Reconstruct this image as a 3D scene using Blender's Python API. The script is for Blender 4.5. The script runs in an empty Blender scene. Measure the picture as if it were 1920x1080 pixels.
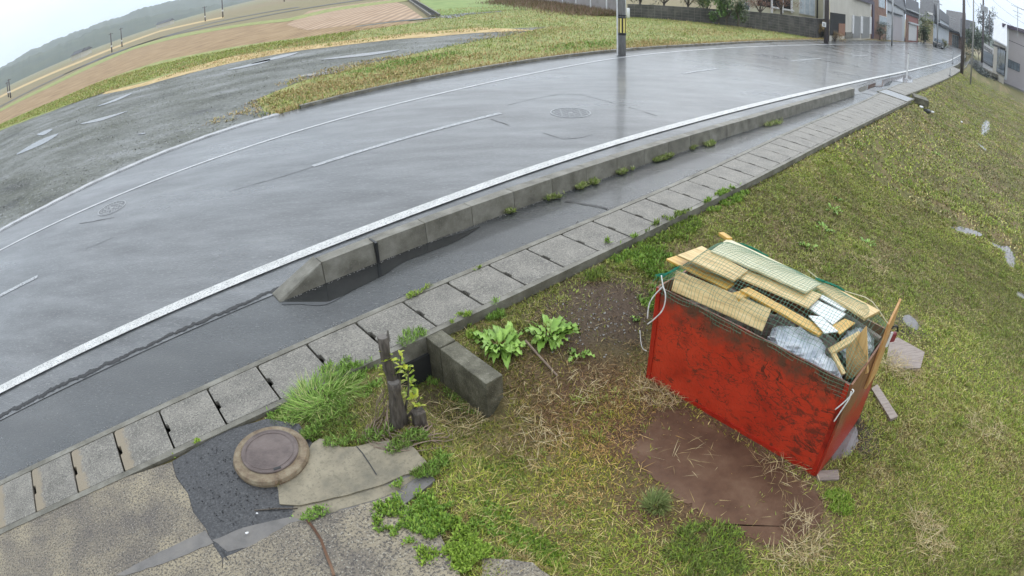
import bpy, bmesh, math, random
import numpy as np
from mathutils import Vector, Matrix, Quaternion
random.seed(7); rng = np.random.default_rng(11)
C = bpy.context.scene.collection
sc = bpy.context.scene

# ------------------------------------------------------------------ camera, world, sun, exposure
K1, K3, PITCH, ROLL, CAMH = 0.83602059, 0.10435888, 0.52657453, -0.0298696, 3.2
cam = bpy.data.cameras.new('camera'); camo = bpy.data.objects.new('camera', cam); C.objects.link(camo)
camo.location = (0, 0, CAMH)
camo.rotation_euler = (Matrix.Rotation(math.pi/2 - PITCH, 4, 'X') @ Matrix.Rotation(ROLL, 4, 'Z')).to_euler()
cam.type = 'PANO'; cam.sensor_width = 36; cam.sensor_height = 20.25; cam.sensor_fit = 'HORIZONTAL'
cam.clip_start = 0.02; cam.clip_end = 6000
cc = cam
cc.panorama_type = 'FISHEYE_LENS_POLYNOMIAL'
q = 1920/36000
cc.fisheye_fov = math.radians(200)
cc.fisheye_polynomial_k0 = 0; cc.fisheye_polynomial_k1 = -K1*q
cc.fisheye_polynomial_k2 = 0; cc.fisheye_polynomial_k3 = -K3*q**3; cc.fisheye_polynomial_k4 = 0
sc.camera = camo

W = bpy.data.worlds.new('World'); sc.world = W; W.use_nodes = True
nt = W.node_tree; nt.nodes.clear()
out = nt.nodes.new('ShaderNodeOutputWorld'); bg = nt.nodes.new('ShaderNodeBackground')
sky = nt.nodes.new('ShaderNodeTexSky'); sky.sky_type = 'NISHITA'; sky.sun_disc = False
SUN_EL, SUN_ROT = math.radians(42), math.radians(100)
sky.sun_elevation = SUN_EL; sky.sun_rotation = SUN_ROT; sky.air_density = 1; sky.dust_density = 4
hsv = nt.nodes.new('ShaderNodeHueSaturation'); hsv.inputs['Saturation'].default_value = 0.35
mixc = nt.nodes.new('ShaderNodeMix'); mixc.data_type = 'RGBA'; mixc.inputs[0].default_value = 0.88
cl = nt.nodes.new('ShaderNodeTexNoise'); cl.inputs['Scale'].default_value = 2.2; cl.inputs['Detail'].default_value = 4
tc = nt.nodes.new('ShaderNodeTexCoord'); mp = nt.nodes.new('ShaderNodeMapping'); mp.inputs['Scale'].default_value = (1, 1, 3)
cr = nt.nodes.new('ShaderNodeValToRGB')
cr.color_ramp.elements[0].position = .3; cr.color_ramp.elements[0].color = (10.0, 11.6, 13.4, 1)
cr.color_ramp.elements[1].position = .7; cr.color_ramp.elements[1].color = (14.2, 14.6, 15.2, 1)
L = nt.links.new
L(tc.outputs['Generated'], mp.inputs[0]); L(mp.outputs[0], cl.inputs['Vector']); L(cl.outputs['Fac'], cr.inputs[0])
sz = nt.nodes.new('ShaderNodeSeparateXYZ'); zr = nt.nodes.new('ShaderNodeValToRGB'); zm = nt.nodes.new('ShaderNodeMix'); zm.data_type = 'RGBA'; zm.blend_type = 'MULTIPLY'; zm.inputs[0].default_value = 1
L(tc.outputs['Generated'], sz.inputs[0]); L(sz.outputs['Z'], zr.inputs[0]); zr.color_ramp.elements[0].position = .0; zr.color_ramp.elements[0].color = (.60, .69, .80, 1); zr.color_ramp.elements[1].position = .12; zr.color_ramp.elements[1].color = (1, 1, 1, 1)
L(sky.outputs[0], hsv.inputs['Color']); L(hsv.outputs[0], mixc.inputs[6]); L(cr.outputs[0], mixc.inputs[7])
L(mixc.outputs[2], zm.inputs[6]); L(zr.outputs[0], zm.inputs[7]); L(zm.outputs[2], bg.inputs[0]); L(bg.outputs[0], out.inputs[0]); bg.inputs[1].default_value = 0.1
sun = bpy.data.lights.new('sun', 'SUN'); suno = bpy.data.objects.new('sun', sun); C.objects.link(suno)
sun.energy = 0.8; sun.angle = math.radians(25); sun.color = (1, .97, .93)
suno.rotation_euler = (math.pi/2 - SUN_EL, 0, math.radians(155))
sc.view_settings.view_transform = 'Standard'; sc.view_settings.look = 'None'
sc.view_settings.exposure = 0.38; sc.view_settings.gamma = 1; sc.view_settings.use_curve_mapping = False
sc.cycles.max_bounces = 5; sc.cycles.diffuse_bounces = 3; sc.cycles.glossy_bounces = 3; sc.cycles.transparent_max_bounces = 6
sc.cycles.caustics_reflective = False; sc.cycles.caustics_refractive = False

# ------------------------------------------------------------------ survey helpers: photo point -> real place
def ray(px, py):
    x = (px-960)/1000; y = -(py-540)/1000; r = math.hypot(x, y)+1e-9; th = K1*r+K3*r**3
    s = math.sin(th)/r; d0, d1, d2 = s*x, s*y, -math.cos(th)
    c, sn = math.cos(ROLL), math.sin(ROLL); d0, d1 = c*d0-sn*d1, sn*d0+c*d1
    cp, sp = math.cos(PITCH), math.sin(PITCH)
    return Vector((d0, d1*sp-d2*cp, d1*cp+d2*sp))
def onz(px, py, z=0.0):
    d = ray(px, py); t = (CAMH-z)/max(1e-5, -d.z)
    return Vector((d.x*t, d.y*t, z))
O = np.array([-4.438, 2.445]); U = np.array([.762, .648]); N = np.array([-.648, .762])   # road frame: t along, s to the left
def xy(t, s): return O[0]+t*U[0]+s*N[0], O[1]+t*U[1]+s*N[1]
def ts(x, y): return (x-O[0])*U[0]+(y-O[1])*U[1], (x-O[0])*N[0]+(y-O[1])*N[1]
def curve(pts):
    T = np.array([p[0] for p in pts], float); S = np.array([p[1] for p in pts], float)
    def f(t):
        t = np.asarray(t, float); w = 1.2+np.abs(t)*.04
        return sum(np.interp(t+k*w, T, S) for k in (-1, -.5, 0, .5, 1))/5
    return f
Rline = curve([(-60,1.75),(5,1.76),(9,1.93),(13.5,1.98),(25,2.1),(37,2.25),(68,3.2),(115,6),(180,12),(400,40)])
Lline = curve([(-60,7.8),(-1,7.65),(5,7.55),(11,7.6),(14,7.9),(18,8.3),(32,8.3),(53,8.8),(80,9.8),(115,12),(180,18),(400,46)])
Fkerb = curve([(-60,8.9),(-1,9.2),(4,9.85),(7,9.75),(12.6,9.35),(17,9.3),(24,8.95),(36,9.3),(50,9.8),(80,11),(115,13.2),(180,19.5),(400,48)])
Gin = curve([(-60,0),(8,0),(10,.05),(13,.25),(17,.42),(21,.52),(25,.8),(26.5,.95),(45,1.3),(68,2),(115,5),(180,11),(400,39)])
_g1 = curve([(-60,-.65),(9,-.67),(12,-.6),(15,-.52),(24,-.42),(30,-.4)]); _g2 = curve([(20,.0),(26,.05),(33,.08),(47,.3),(70,1.1),(115,4.1),(180,10),(400,38)])
def Gout(t):
    t = np.asarray(t, float); return np.where(t < 25.2, _g1(t), _g2(t))
def ss(x, a, b):
    k = np.clip((np.asarray(x, float)-a)/(b-a), 0, 1); return k*k*(3-2*k)
def vnoise(x, y, scale, seed=0):
    x = np.asarray(x, float)/scale; y = np.asarray(y, float)/scale
    xi = np.floor(x).astype(np.int64); yi = np.floor(y).astype(np.int64); fx = x-xi; fy = y-yi
    fx = fx*fx*(3-2*fx); fy = fy*fy*(3-2*fy)
    def h(a, b):
        n = (a*374761393+b*668265263+seed*1442695041) & 0x7fffffff
        n = ((n ^ (n >> 13))*1274126177) & 0x7fffffff
        return ((n ^ (n >> 16)) & 0xffff)/65535.0
    return (h(xi, yi)*(1-fx)+h(xi+1, yi)*fx)*(1-fy)+(h(xi, yi+1)*(1-fx)+h(xi+1, yi+1)*fx)*fy
def fbm(x, y, scale, seed=0):
    return (vnoise(x, y, scale, seed)+.5*vnoise(x, y, scale/2.1, seed+1)+.25*vnoise(x, y, scale/4.3, seed+2))/1.75
PUD = []
def terr(x, y):
    """height of the land right of the gutter"""
    t, s = ts(np.asarray(x, float), np.asarray(y, float)); d = Gout(t)-s
    far = -(.10+.30*ss(d, .15, 1.4)) - .5*ss(d, 2.2, 5.0)*ss(t, 7.5, 11.5) - .35*ss(d, .3, 2.6)*ss(t, 9, 13)*(1-ss(d, 2.2, 5.0))
    edge = 3.75-.35*ss(d, 1.2, 2.4)
    k = ss(t, edge-.35, edge+.25)
    z = -.035*(1-k)+far*k
    pit = (1-ss(d, .75, 1.2))*ss(t, 3.72, 3.85)*(1-ss(t, 4.28, 4.32))
    z = z*(1-pit)+(-.44)*pit
    rough = (fbm(x, y, .5, 5)-.5)*.07+(fbm(x, y, 2.4, 6)-.5)*.12*ss(d, .5, 2)
    z = z+rough*ss(d, .12, .5)*np.clip(k+.1, 0, 1)
    bx, by = x-1.22, y-4.5
    a = bx*.632-by*.775; b = bx*.775+by*.632
    fl = ss(a, -.6, -.1)*(1-ss(a, 2.05, 2.6))*ss(b, -1.2, -.9)*(1-ss(b, 1.2, 1.8))
    z = z*(1-fl)+(-.41)*fl
    for cx_, cy_, z0_, ra, rb, an in PUD:
        dx, dy = x-cx_, y-cy_; r_ = np.hypot((dx*math.cos(an)+dy*math.sin(an))/ra, (-dx*math.sin(an)+dy*math.cos(an))/rb)*(.75+.55*fbm(x, y, .35, 64))
        w = 1-ss(r_, .75, 1.5); z = z*(1-w)+(z0_-.05)*w
    return np.where(d < -.002, 0, z)
def W3(px, py, off=0.0):
    z = -.3
    for _ in range(25):
        p = onz(px, py, z); z = .4*z+.6*float(terr(p.x, p.y))
    p = onz(px, py, z); return Vector((p.x, p.y, z+off))
for a_, b_, rb_ in (((1784, 424), (1830, 438), .16), ((1862, 456), (1893, 470), .13), (((1889, 462)), (1897, 498), .14), ((1852, 222), (1842, 250), .22), ((1834, 268), (1848, 280), .12), ((1598, 806), (1568, 852), .10), ((1908, 548), (1922, 556), .12), ((1700, 590), (1716, 612), .10)):
    A_, B_ = W3(*a_), W3(*b_); m_ = (A_+B_)/2; PUD.append((m_.x, m_.y, float(terr(m_.x, m_.y)), (B_-A_).length/2*1.05+.03, rb_, math.atan2(B_.y-A_.y, B_.x-A_.x)))
def height_at(base, px, py):
    """height of the photo point (px, py) above the vertical through base"""
    d = ray(px, py); return CAMH+d.z/math.hypot(d.x, d.y)*math.hypot(base.x, base.y)

# ------------------------------------------------------------------ materials
def mat(name, cols, scale=8, rough=.6, bump=.0, detail=6, bscale=None, spec=.5, coat=0, stretch=(1, 1, 1), world=False, metallic=0, rough2=None, pos=None, extra=None, rscale=None):
    m = bpy.data.materials.new(name); m.use_nodes = True; t = m.node_tree; P = t.nodes['Principled BSDF']
    tc = t.nodes.new('ShaderNodeTexCoord'); mp = t.nodes.new('ShaderNodeMapping'); mp.inputs['Scale'].default_value = stretch
    if world:
        g = t.nodes.new('ShaderNodeNewGeometry'); t.links.new(g.outputs['Position'], mp.inputs[0])
        mp.inputs['Rotation'].default_value = (0, 0, -math.atan2(.648, .762))
        mp.vector_type = 'POINT'
    else:
        oi = t.nodes.new('ShaderNodeObjectInfo'); va = t.nodes.new('ShaderNodeVectorMath'); va.operation = 'MULTIPLY_ADD'
        va.inputs[1].default_value = (37, 23, 11)
        t.links.new(oi.outputs['Random'], va.inputs[0]); t.links.new(tc.outputs['Object'], va.inputs[2]); t.links.new(va.outputs[0], mp.inputs[0])
    n = t.nodes.new('ShaderNodeTexNoise'); n.inputs['Scale'].default_value = scale; n.inputs['Detail'].default_value = detail; n.inputs['Roughness'].default_value = .62
    t.links.new(mp.outputs[0], n.inputs['Vector'])
    r = t.nodes.new('ShaderNodeValToRGB'); e = r.color_ramp.elements
    k = len(cols); ps = pos or [.3+.4*i/max(1, k-1) for i in range(k)]
    while len(e) < k: e.new(.5)
    for i, c in enumerate(cols): e[i].position = ps[i]; e[i].color = (*c, 1)
    t.links.new(n.outputs['Fac'], r.inputs[0]); t.links.new(r.outputs[0], P.inputs['Base Color'])
    P.inputs['Roughness'].default_value = rough; P.inputs['Specular IOR Level'].default_value = spec
    P.inputs['Coat Weight'].default_value = coat; P.inputs['Coat Roughness'].default_value = .12; P.inputs['Metallic'].default_value = metallic
    if rough2 is not None:
        n3 = t.nodes.new('ShaderNodeTexNoise'); n3.inputs['Scale'].default_value = rscale or .5; n3.inputs['Detail'].default_value = 5; t.links.new(mp.outputs[0], n3.inputs['Vector'])
        mr = t.nodes.new('ShaderNodeMapRange'); mr.inputs[1].default_value = .38; mr.inputs[2].default_value = .62; mr.inputs[3].default_value = rough; mr.inputs[4].default_value = rough2
        t.links.new(n3.outputs['Fac'], mr.inputs[0]); t.links.new(mr.outputs[0], P.inputs['Roughness'])
    if bump:
        n2 = t.nodes.new('ShaderNodeTexNoise'); n2.inputs['Scale'].default_value = bscale or scale*4; n2.inputs['Detail'].default_value = 5
        t.links.new(mp.outputs[0], n2.inputs['Vector'])
        b = t.nodes.new('ShaderNodeBump'); b.inputs['Strength'].default_value = bump; b.inputs['Distance'].default_value = .01
        t.links.new(n2.outputs['Fac'], b.inputs['Height']); t.links.new(b.outputs[0], P.inputs['Normal'])
    if extra: extra(t, P, mp, r)
    return m
def speckle(scale, col, amount, lo=.55):
    """second fine layer of stones or flakes of another colour over the first"""
    def f(t, P, mp, r):
        v = t.nodes.new('ShaderNodeTexNoise'); v.inputs['Scale'].default_value = scale; v.inputs['Detail'].default_value = 3; v.inputs['Roughness'].default_value = .8
        t.links.new(mp.outputs[0], v.inputs['Vector'])
        mr = t.nodes.new('ShaderNodeMapRange'); mr.inputs[1].default_value = lo; mr.inputs[2].default_value = lo+.06; mr.inputs[4].default_value = amount
        t.links.new(v.outputs['Fac'], mr.inputs[0])
        mx = t.nodes.new('ShaderNodeMix'); mx.data_type = 'RGBA'; mx.inputs[7].default_value = (*col, 1)
        t.links.new(mr.outputs[0], mx.inputs[0]); t.links.new(r.outputs[0], mx.inputs[6]); t.links.new(mx.outputs[2], P.inputs['Base Color'])
        return mx
    return f
def attr_mat(name, rough=.6, spec=.3, noise=None, trans=0):
    m = bpy.data.materials.new(name); m.use_nodes = True; t = m.node_tree; P = t.nodes['Principled BSDF']
    a = t.nodes.new('ShaderNodeAttribute'); a.attribute_name = 'col'
    src = a.outputs['Color']
    if noise:
        g = t.nodes.new('ShaderNodeNewGeometry'); n = t.nodes.new('ShaderNodeTexNoise'); n.inputs['Scale'].default_value = noise; n.inputs['Detail'].default_value = 6; n.inputs['Roughness'].default_value = .75
        t.links.new(g.outputs['Position'], n.inputs['Vector'])
        mr = t.nodes.new('ShaderNodeMapRange'); mr.inputs[1].default_value = .3; mr.inputs[2].default_value = .7; mr.inputs[3].default_value = .45; mr.inputs[4].default_value = 1.6
        t.links.new(n.outputs['Fac'], mr.inputs[0]); mx = t.nodes.new('ShaderNodeVectorMath'); mx.operation = 'SCALE'
        t.links.new(src, mx.inputs[0]); t.links.new(mr.outputs[0], mx.inputs['Scale']); src = mx.outputs[0]
        b = t.nodes.new('ShaderNodeBump'); b.inputs['Strength'].default_value = .6; b.inputs['Distance'].default_value = .02
        t.links.new(n.outputs['Fac'], b.inputs['Height']); t.links.new(b.outputs[0], P.inputs['Normal'])
    t.links.new(src, P.inputs['Base Color']); P.inputs['Roughness'].default_value = rough; P.inputs['Specular IOR Level'].default_value = spec
    return m
M = {}
M['road'] = mat('road_asphalt', [(.045,.048,.049),(.085,.089,.091),(.135,.14,.142)], scale=2.6, rough=.26, rough2=.5, rscale=.7, bump=.7, bscale=75, world=True, stretch=(.3, 1, 1), detail=14, extra=speckle(48, (.24,.24,.235), .5, .57), coat=.45)
M['footway'] = mat('footway_asphalt', [(.028,.03,.031),(.045,.048,.048),(.065,.067,.066)], scale=1.5, rough=.16, rough2=.36, rscale=.8, bump=.7, bscale=75, world=True, stretch=(.4, 1, 1), detail=14, extra=speckle(50, (.17,.17,.16), .7, .6), coat=.4)
M['patch'] = mat('black_patch_asphalt', [(.018,.018,.019),(.04,.04,.042),(.08,.08,.08)], scale=60, rough=.38, bump=1.0, bscale=38, world=True, extra=speckle(45, (.11,.11,.11), .7, .6))
M['seam'] = mat('tar_seam', [(.012,.012,.012),(.03,.03,.03)], scale=30, rough=.5, world=True)
M['apron'] = mat('concrete_apron', [(.24,.24,.24),(.5,.5,.5)], scale=3, rough=.25, rough2=.45, bump=.3, bscale=60, world=True)
def paint_extra(lo, base=(.05,.055,.06)):
    def f(t, P, mp, r):
        v = t.nodes.new('ShaderNodeTexNoise'); v.inputs['Scale'].default_value = 40; v.inputs['Detail'].default_value = 4; v.inputs['Roughness'].default_value = .85
        t.links.new(mp.outputs[0], v.inputs['Vector'])
        mr = t.nodes.new('ShaderNodeMapRange'); mr.inputs[1].default_value = lo; mr.inputs[2].default_value = lo+.05
        t.links.new(v.outputs['Fac'], mr.inputs[0])
        mx = t.nodes.new('ShaderNodeMix'); mx.data_type = 'RGBA'; mx.inputs[7].default_value = (*base, 1)
        t.links.new(mr.outputs[0], mx.inputs[0]); t.links.new(r.outputs[0], mx.inputs[6]); t.links.new(mx.outputs[2], P.inputs['Base Color'])
    return f
M['paint'] = mat('worn_white_paint', [(.46,.46,.44),(.66,.66,.64)], scale=6, rough=.45, bump=.3, bscale=120, world=True, extra=paint_extra(.545))
M['paint2'] = mat('thin_worn_white_paint', [(.35,.36,.37),(.55,.56,.57)], scale=6, rough=.3, bump=.3, bscale=120, world=True, extra=paint_extra(.5))
M['paint3'] = mat('clean_white_paint', [(.4,.41,.42),(.6,.6,.6)], scale=6, rough=.4, world=True, extra=paint_extra(.56))
M['kerb'] = mat('kerb_concrete', [(.075,.07,.052),(.15,.14,.11),(.23,.22,.185)], scale=4, rough=.5, bump=.6, bscale=60, extra=speckle(90, (.34,.32,.27), .6, .6))
M['mossy'] = mat('mossy_concrete', [(.045,.042,.025),(.095,.088,.058),(.18,.17,.125)], scale=7, rough=.7, bump=.8, bscale=50, extra=speckle(80, (.34,.32,.27), .6, .6))
def lid_extra(t, P, mp, r):
    mx = speckle(62, (.38,.355,.30), .6, .53)(t, P, mp, r)
    v = t.nodes.new('ShaderNodeTexNoise'); v.inputs['Scale'].default_value = 75; v.inputs['Detail'].default_value = 2
    t.links.new(mp.outputs[0], v.inputs['Vector'])
    mr = t.nodes.new('ShaderNodeMapRange'); mr.inputs[1].default_value = .56; mr.inputs[2].default_value = .64; mr.inputs[4].default_value = .75
    t.links.new(v.outputs['Fac'], mr.inputs[0])
    m2 = t.nodes.new('ShaderNodeMix'); m2.data_type = 'RGBA'; m2.inputs[7].default_value = (.045,.042,.038, 1)
    t.links.new(mr.outputs[0], m2.inputs[0]); t.links.new(mx.outputs[2], m2.inputs[6]); t.links.new(m2.outputs[2], P.inputs['Base Color'])
M['lid'] = mat('speckled_gutter_cover_concrete', [(.105,.098,.082),(.165,.153,.13),(.22,.205,.172)], scale=4, rough=.5, bump=.5, bscale=110, extra=lid_extra)
def lidworn_extra(t, P, mp, r):
    lid_extra(t, P, mp, r); src = P.inputs['Base Color'].links[0].from_socket
    c_ = t.nodes.new('ShaderNodeTexCoord'); sx = t.nodes.new('ShaderNodeSeparateXYZ'); t.links.new(c_.outputs['Object'], sx.inputs[0])
    n = t.nodes.new('ShaderNodeTexNoise'); n.inputs['Scale'].default_value = 11; n.inputs['Detail'].default_value = 8; n.inputs['Roughness'].default_value = .75; t.links.new(mp.outputs[0], n.inputs['Vector'])
    ad = t.nodes.new('ShaderNodeMath'); ad.operation = 'MULTIPLY_ADD'; ad.inputs[1].default_value = .22; t.links.new(n.outputs['Fac'], ad.inputs[0]); t.links.new(sx.outputs['X'], ad.inputs[2])
    mr = t.nodes.new('ShaderNodeMapRange'); mr.inputs[1].default_value = -.07; mr.inputs[2].default_value = -.03; mr.inputs[3].default_value = .85; mr.inputs[4].default_value = 0; t.links.new(ad.outputs[0], mr.inputs[0])
    mx = t.nodes.new('ShaderNodeMix'); mx.data_type = 'RGBA'; mx.inputs[7].default_value = (.24, .195, .13, 1); t.links.new(mr.outputs[0], mx.inputs[0]); t.links.new(src, mx.inputs[6]); t.links.new(mx.outputs[2], P.inputs['Base Color'])
M['lid_worn'] = mat('tan_ended_gutter_cover', [(.105,.098,.082),(.165,.153,.13),(.22,.205,.172)], scale=4, rough=.5, bump=.5, bscale=110, extra=lidworn_extra)
M['lid_tan'] = mat('tan_worn_concrete', [(.21,.17,.12),(.30,.26,.20),(.24,.2,.15)], scale=7, rough=.5, bump=.3, bscale=80, extra=speckle(90, (.12,.11,.1), .5, .6))
def slab_extra(t, P, mp, r):
    mx = speckle(52, (.045,.038,.033), .9, .50)(t, P, mp, r)
    v = t.nodes.new('ShaderNodeTexNoise'); v.inputs['Scale'].default_value = 75; v.inputs['Detail'].default_value = 2; t.links.new(mp.outputs[0], v.inputs['Vector'])
    mr = t.nodes.new('ShaderNodeMapRange'); mr.inputs[1].default_value = .6; mr.inputs[2].default_value = .66; mr.inputs[4].default_value = .6; t.links.new(v.outputs['Fac'], mr.inputs[0])
    m2 = t.nodes.new('ShaderNodeMix'); m2.data_type = 'RGBA'; m2.inputs[7].default_value = (.40,.37,.30, 1); t.links.new(mr.outputs[0], m2.inputs[0]); t.links.new(mx.outputs[2], m2.inputs[6]); t.links.new(m2.outputs[2], P.inputs['Base Color'])
M['slab'] = mat('driveway_concrete', [(.085,.073,.065),(.16,.135,.10),(.28,.235,.155),(.35,.30,.2)], scale=1.3, rough=.5, bump=.6, bscale=70, world=True, extra=slab_extra, pos=[.3,.45,.58,.72])
M['slab2'] = mat('smooth_old_concrete', [(.12,.11,.08),(.22,.19,.13),(.30,.26,.18)], scale=4, rough=.6, bump=.4, bscale=60, world=True, detail=12, extra=speckle(30, (.11,.10,.065), .45, .54))
M['iron'] = mat('rusty_cast_iron', [(.07,.05,.045),(.12,.09,.08),(.16,.125,.11)], scale=6, rough=.45, bump=.3, bscale=50, spec=.5)
M['ring'] = mat('rusty_ring_concrete', [(.10,.065,.04),(.19,.145,.09),(.27,.225,.15)], scale=10, rough=.7, bump=.8, bscale=60, extra=speckle(60, (.22,.11,.06), .7, .6))
M['roadiron'] = mat('wet_cast_iron', [(.05,.052,.055),(.11,.112,.115)], scale=30, rough=.3, bump=.3, bscale=60)
M['roadring'] = mat('pale_cover_ring', [(.22,.225,.23),(.36,.365,.37)], scale=30, rough=.4)
M['mortar'] = mat('grey_mortar', [(.10,.095,.088),(.15,.14,.13),(.19,.175,.155)], scale=5, rough=.6, bump=.4, bscale=60, world=True)
M['water'] = mat('puddle_water', [(.02,.022,.022),(.03,.03,.03)], scale=3, rough=.03, world=True, spec=.5)
M['mudwater'] = mat('muddy_water', [(.15,.135,.13),(.22,.205,.2)], scale=3, rough=.04, world=True)
M['dark'] = mat('dark_parts_and_shade', [(.01,.01,.01),(.02,.02,.018)], scale=5, rough=.9)  # near-black; also stands in for shade in drain mouth, porch and garage bay
M['ground'] = attr_mat('soil_and_turf', rough=.8, spec=.2, noise=38)
M['blade'] = attr_mat('grass_blades', rough=.55, spec=.25)
def gravel_extra(t, P, mp, r):
    m_ = t.nodes.new('ShaderNodeNewGeometry'); prev = r.outputs[0]
    for scl, col_, lo, am in ((6, (.022,.024,.02), .54, .75), (7.5, (.26,.265,.26), .57, .7), (17, (.34,.34,.33), .6, .8)):
        n = t.nodes.new('ShaderNodeTexNoise'); n.inputs['Scale'].default_value = scl; n.inputs['Detail'].default_value = 5; n.inputs['Roughness'].default_value = .7
        ma = t.nodes.new('ShaderNodeMapping'); ma.inputs['Location'].default_value = (scl, 3*scl, 0); t.links.new(m_.outputs['Position'], ma.inputs[0]); t.links.new(ma.outputs[0], n.inputs['Vector'])
        mr = t.nodes.new('ShaderNodeMapRange'); mr.inputs[1].default_value = lo; mr.inputs[2].default_value = lo+.06; mr.inputs[4].default_value = am; t.links.new(n.outputs['Fac'], mr.inputs[0])
        mx = t.nodes.new('ShaderNodeMix'); mx.data_type = 'RGBA'; mx.inputs[7].default_value = (*col_, 1); t.links.new(mr.outputs[0], mx.inputs[0]); t.links.new(prev, mx.inputs[6]); prev = mx.outputs[2]
    t.links.new(prev, P.inputs['Base Color'])
M['gravel'] = mat('wet_gravel', [(.035,.037,.03),(.085,.09,.068),(.15,.155,.14),(.24,.245,.25)], scale=.55, rough=.75, rough2=.5, rscale=.5, bump=1.0, bscale=22, world=True, stretch=(.45, 1, 1), detail=14, pos=[.32,.45,.58,.72], extra=gravel_extra)
M['straw_ground'] = mat('dry_straw_ground', [(.3,.2,.08),(.5,.36,.16),(.6,.46,.24)], scale=1.5, rough=.8, bump=.5, bscale=8, world=True)
M['green_ground'] = mat('green_bank', [(.14,.17,.04),(.24,.27,.07),(.36,.32,.13)], scale=1.2, rough=.8, bump=.6, bscale=6, world=True)
def rows(scale, amt, ang=0.0):
    def f(t, P, mp, r):
        g = t.nodes.new('ShaderNodeNewGeometry'); m2 = t.nodes.new('ShaderNodeMapping'); m2.inputs['Rotation'].default_value = (0, 0, ang)
        w = t.nodes.new('ShaderNodeTexWave'); w.inputs['Scale'].default_value = scale; w.inputs['Distortion'].default_value = 1.2; w.inputs['Detail'].default_value = 2; w.inputs['Detail Scale'].default_value = .6
        t.links.new(g.outputs['Position'], m2.inputs[0]); t.links.new(m2.outputs[0], w.inputs['Vector'])
        mx = t.nodes.new('ShaderNodeMix'); mx.data_type = 'RGBA'; mx.blend_type = 'MULTIPLY'; mx.inputs[0].default_value = amt
        t.links.new(r.outputs[0], mx.inputs[6]); t.links.new(w.outputs['Color'], mx.inputs[7]); t.links.new(mx.outputs[2], P.inputs['Base Color'])
    return f
M['paddy'] = mat('brown_stubble_field', [(.22,.13,.055),(.33,.215,.10),(.42,.29,.155)], scale=.5, rough=.85, bump=.7, bscale=7, world=True, detail=10, extra=rows(.55, .3, .1))
M['plough'] = mat('ploughed_tan_field', [(.38,.25,.15),(.52,.37,.25)], scale=.5, rough=.9, world=True, extra=rows(.42, .4, 0.05))
M['farfield'] = mat('far_mixed_fields', [(.16,.13,.07),(.26,.2,.12),(.22,.21,.09),(.34,.26,.17)], scale=.018, rough=.9, world=True, stretch=(1, 1, 1), detail=8, pos=[.35,.45,.55,.65])
M['greenfield'] = mat('young_green_field', [(.13,.2,.04),(.2,.28,.07),(.26,.3,.1)], scale=.6, rough=.8, world=True)
M['hill'] = mat('wooded_hill', [(.018,.035,.018),(.035,.055,.028),(.06,.075,.035)], scale=.03, rough=.9, bump=1, bscale=.08, detail=10)
M['red'] = mat('scratched_red_paint', [(.16,.010,.006),(.34,.018,.008),(.42,.028,.012),(.10,.022,.014)], scale=3.2, rough=.32, bump=.4, bscale=40, detail=9, pos=[.3,.42,.56,.70])
M['wood'] = mat('pale_plywood', [(.40,.26,.10),(.62,.45,.20),(.72,.56,.30)], scale=4, rough=.5, stretch=(1, 9, 9), bump=.2)
M['wood2'] = mat('orange_wet_timber', [(.42,.22,.035),(.6,.36,.07),(.68,.45,.13)], scale=4, rough=.4, stretch=(1, 9, 9), bump=.2)
M['wood3'] = mat('cream_plank', [(.46,.42,.25),(.62,.58,.38),(.7,.68,.5)], scale=4, rough=.5, stretch=(1, 9, 9), bump=.2)
M['woodgrey'] = mat('weathered_board', [(.16,.12,.10),(.25,.2,.17),(.3,.25,.21)], scale=5, rough=.5, stretch=(1, 8, 8), bump=.2)
M['rustboard'] = mat('rust_brown_panel', [(.07,.033,.019),(.125,.066,.038),(.19,.115,.07)], scale=2.4, rough=.55, rough2=.8, spec=.3, bump=.5, bscale=30, detail=9, world=True)
M['brownpanel'] = mat('brown_board', [(.14,.05,.02),(.26,.11,.05),(.34,.17,.08)], scale=5, rough=.45, stretch=(6, 6, 1), bump=.2)
M['brownpanel2'] = mat('stained_plank', [(.34,.15,.045),(.5,.27,.10),(.6,.36,.16)], scale=5, rough=.45, stretch=(6, 6, 1), bump=.3)
M['plastic'] = mat('crumpled_white_bag', [(.45,.5,.56),(.62,.67,.72),(.78,.8,.82)], scale=9, rough=.22, bump=1.0, bscale=14)
M['foam'] = mat('white_foam_board', [(.68,.7,.7),(.8,.81,.8)], scale=9, rough=.4)
M['net'] = mat('green_net_cord', [(.06,.15,.09),(.10,.24,.15)], scale=9, rough=.5)
M['netgreen'] = mat('bright_green_net_cord', [(.0,.16,.09),(.01,.26,.15)], scale=9, rough=.5)
M['rope'] = mat('white_rope', [(.6,.6,.57),(.8,.8,.78)], scale=40, rough=.6)
M['bark'] = mat('dark_bark', [(.03,.025,.02),(.08,.065,.05),(.14,.12,.1)], scale=12, rough=.8, bump=1, bscale=35, stretch=(3, 3, .6))
M['cutwood'] = mat('weathered_cut_wood', [(.10,.09,.08),(.2,.18,.16)], scale=20, rough=.8)
M['rootgrey'] = mat('dry_roots', [(.14,.10,.07),(.32,.24,.18)], scale=20, rough=.8)
M['leaf'] = attr_mat('leaf', rough=.4, spec=.4)
M['pole'] = mat('utility_pole_concrete', [(.2,.195,.185),(.28,.275,.265),(.36,.35,.34)], scale=5, rough=.5, stretch=(4, 4, .5))
M['darkpole'] = mat('dark_timber_pole', [(.05,.04,.042),(.12,.10,.10)], scale=5, rough=.5, stretch=(4, 4, .5))
M['steel'] = mat('galvanised_steel', [(.3,.31,.32),(.45,.46,.47)], scale=9, rough=.4, metallic=.3)
M['black'] = mat('black_band', [(.012,.012,.012),(.02,.02,.02)], scale=9, rough=.4)
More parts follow.
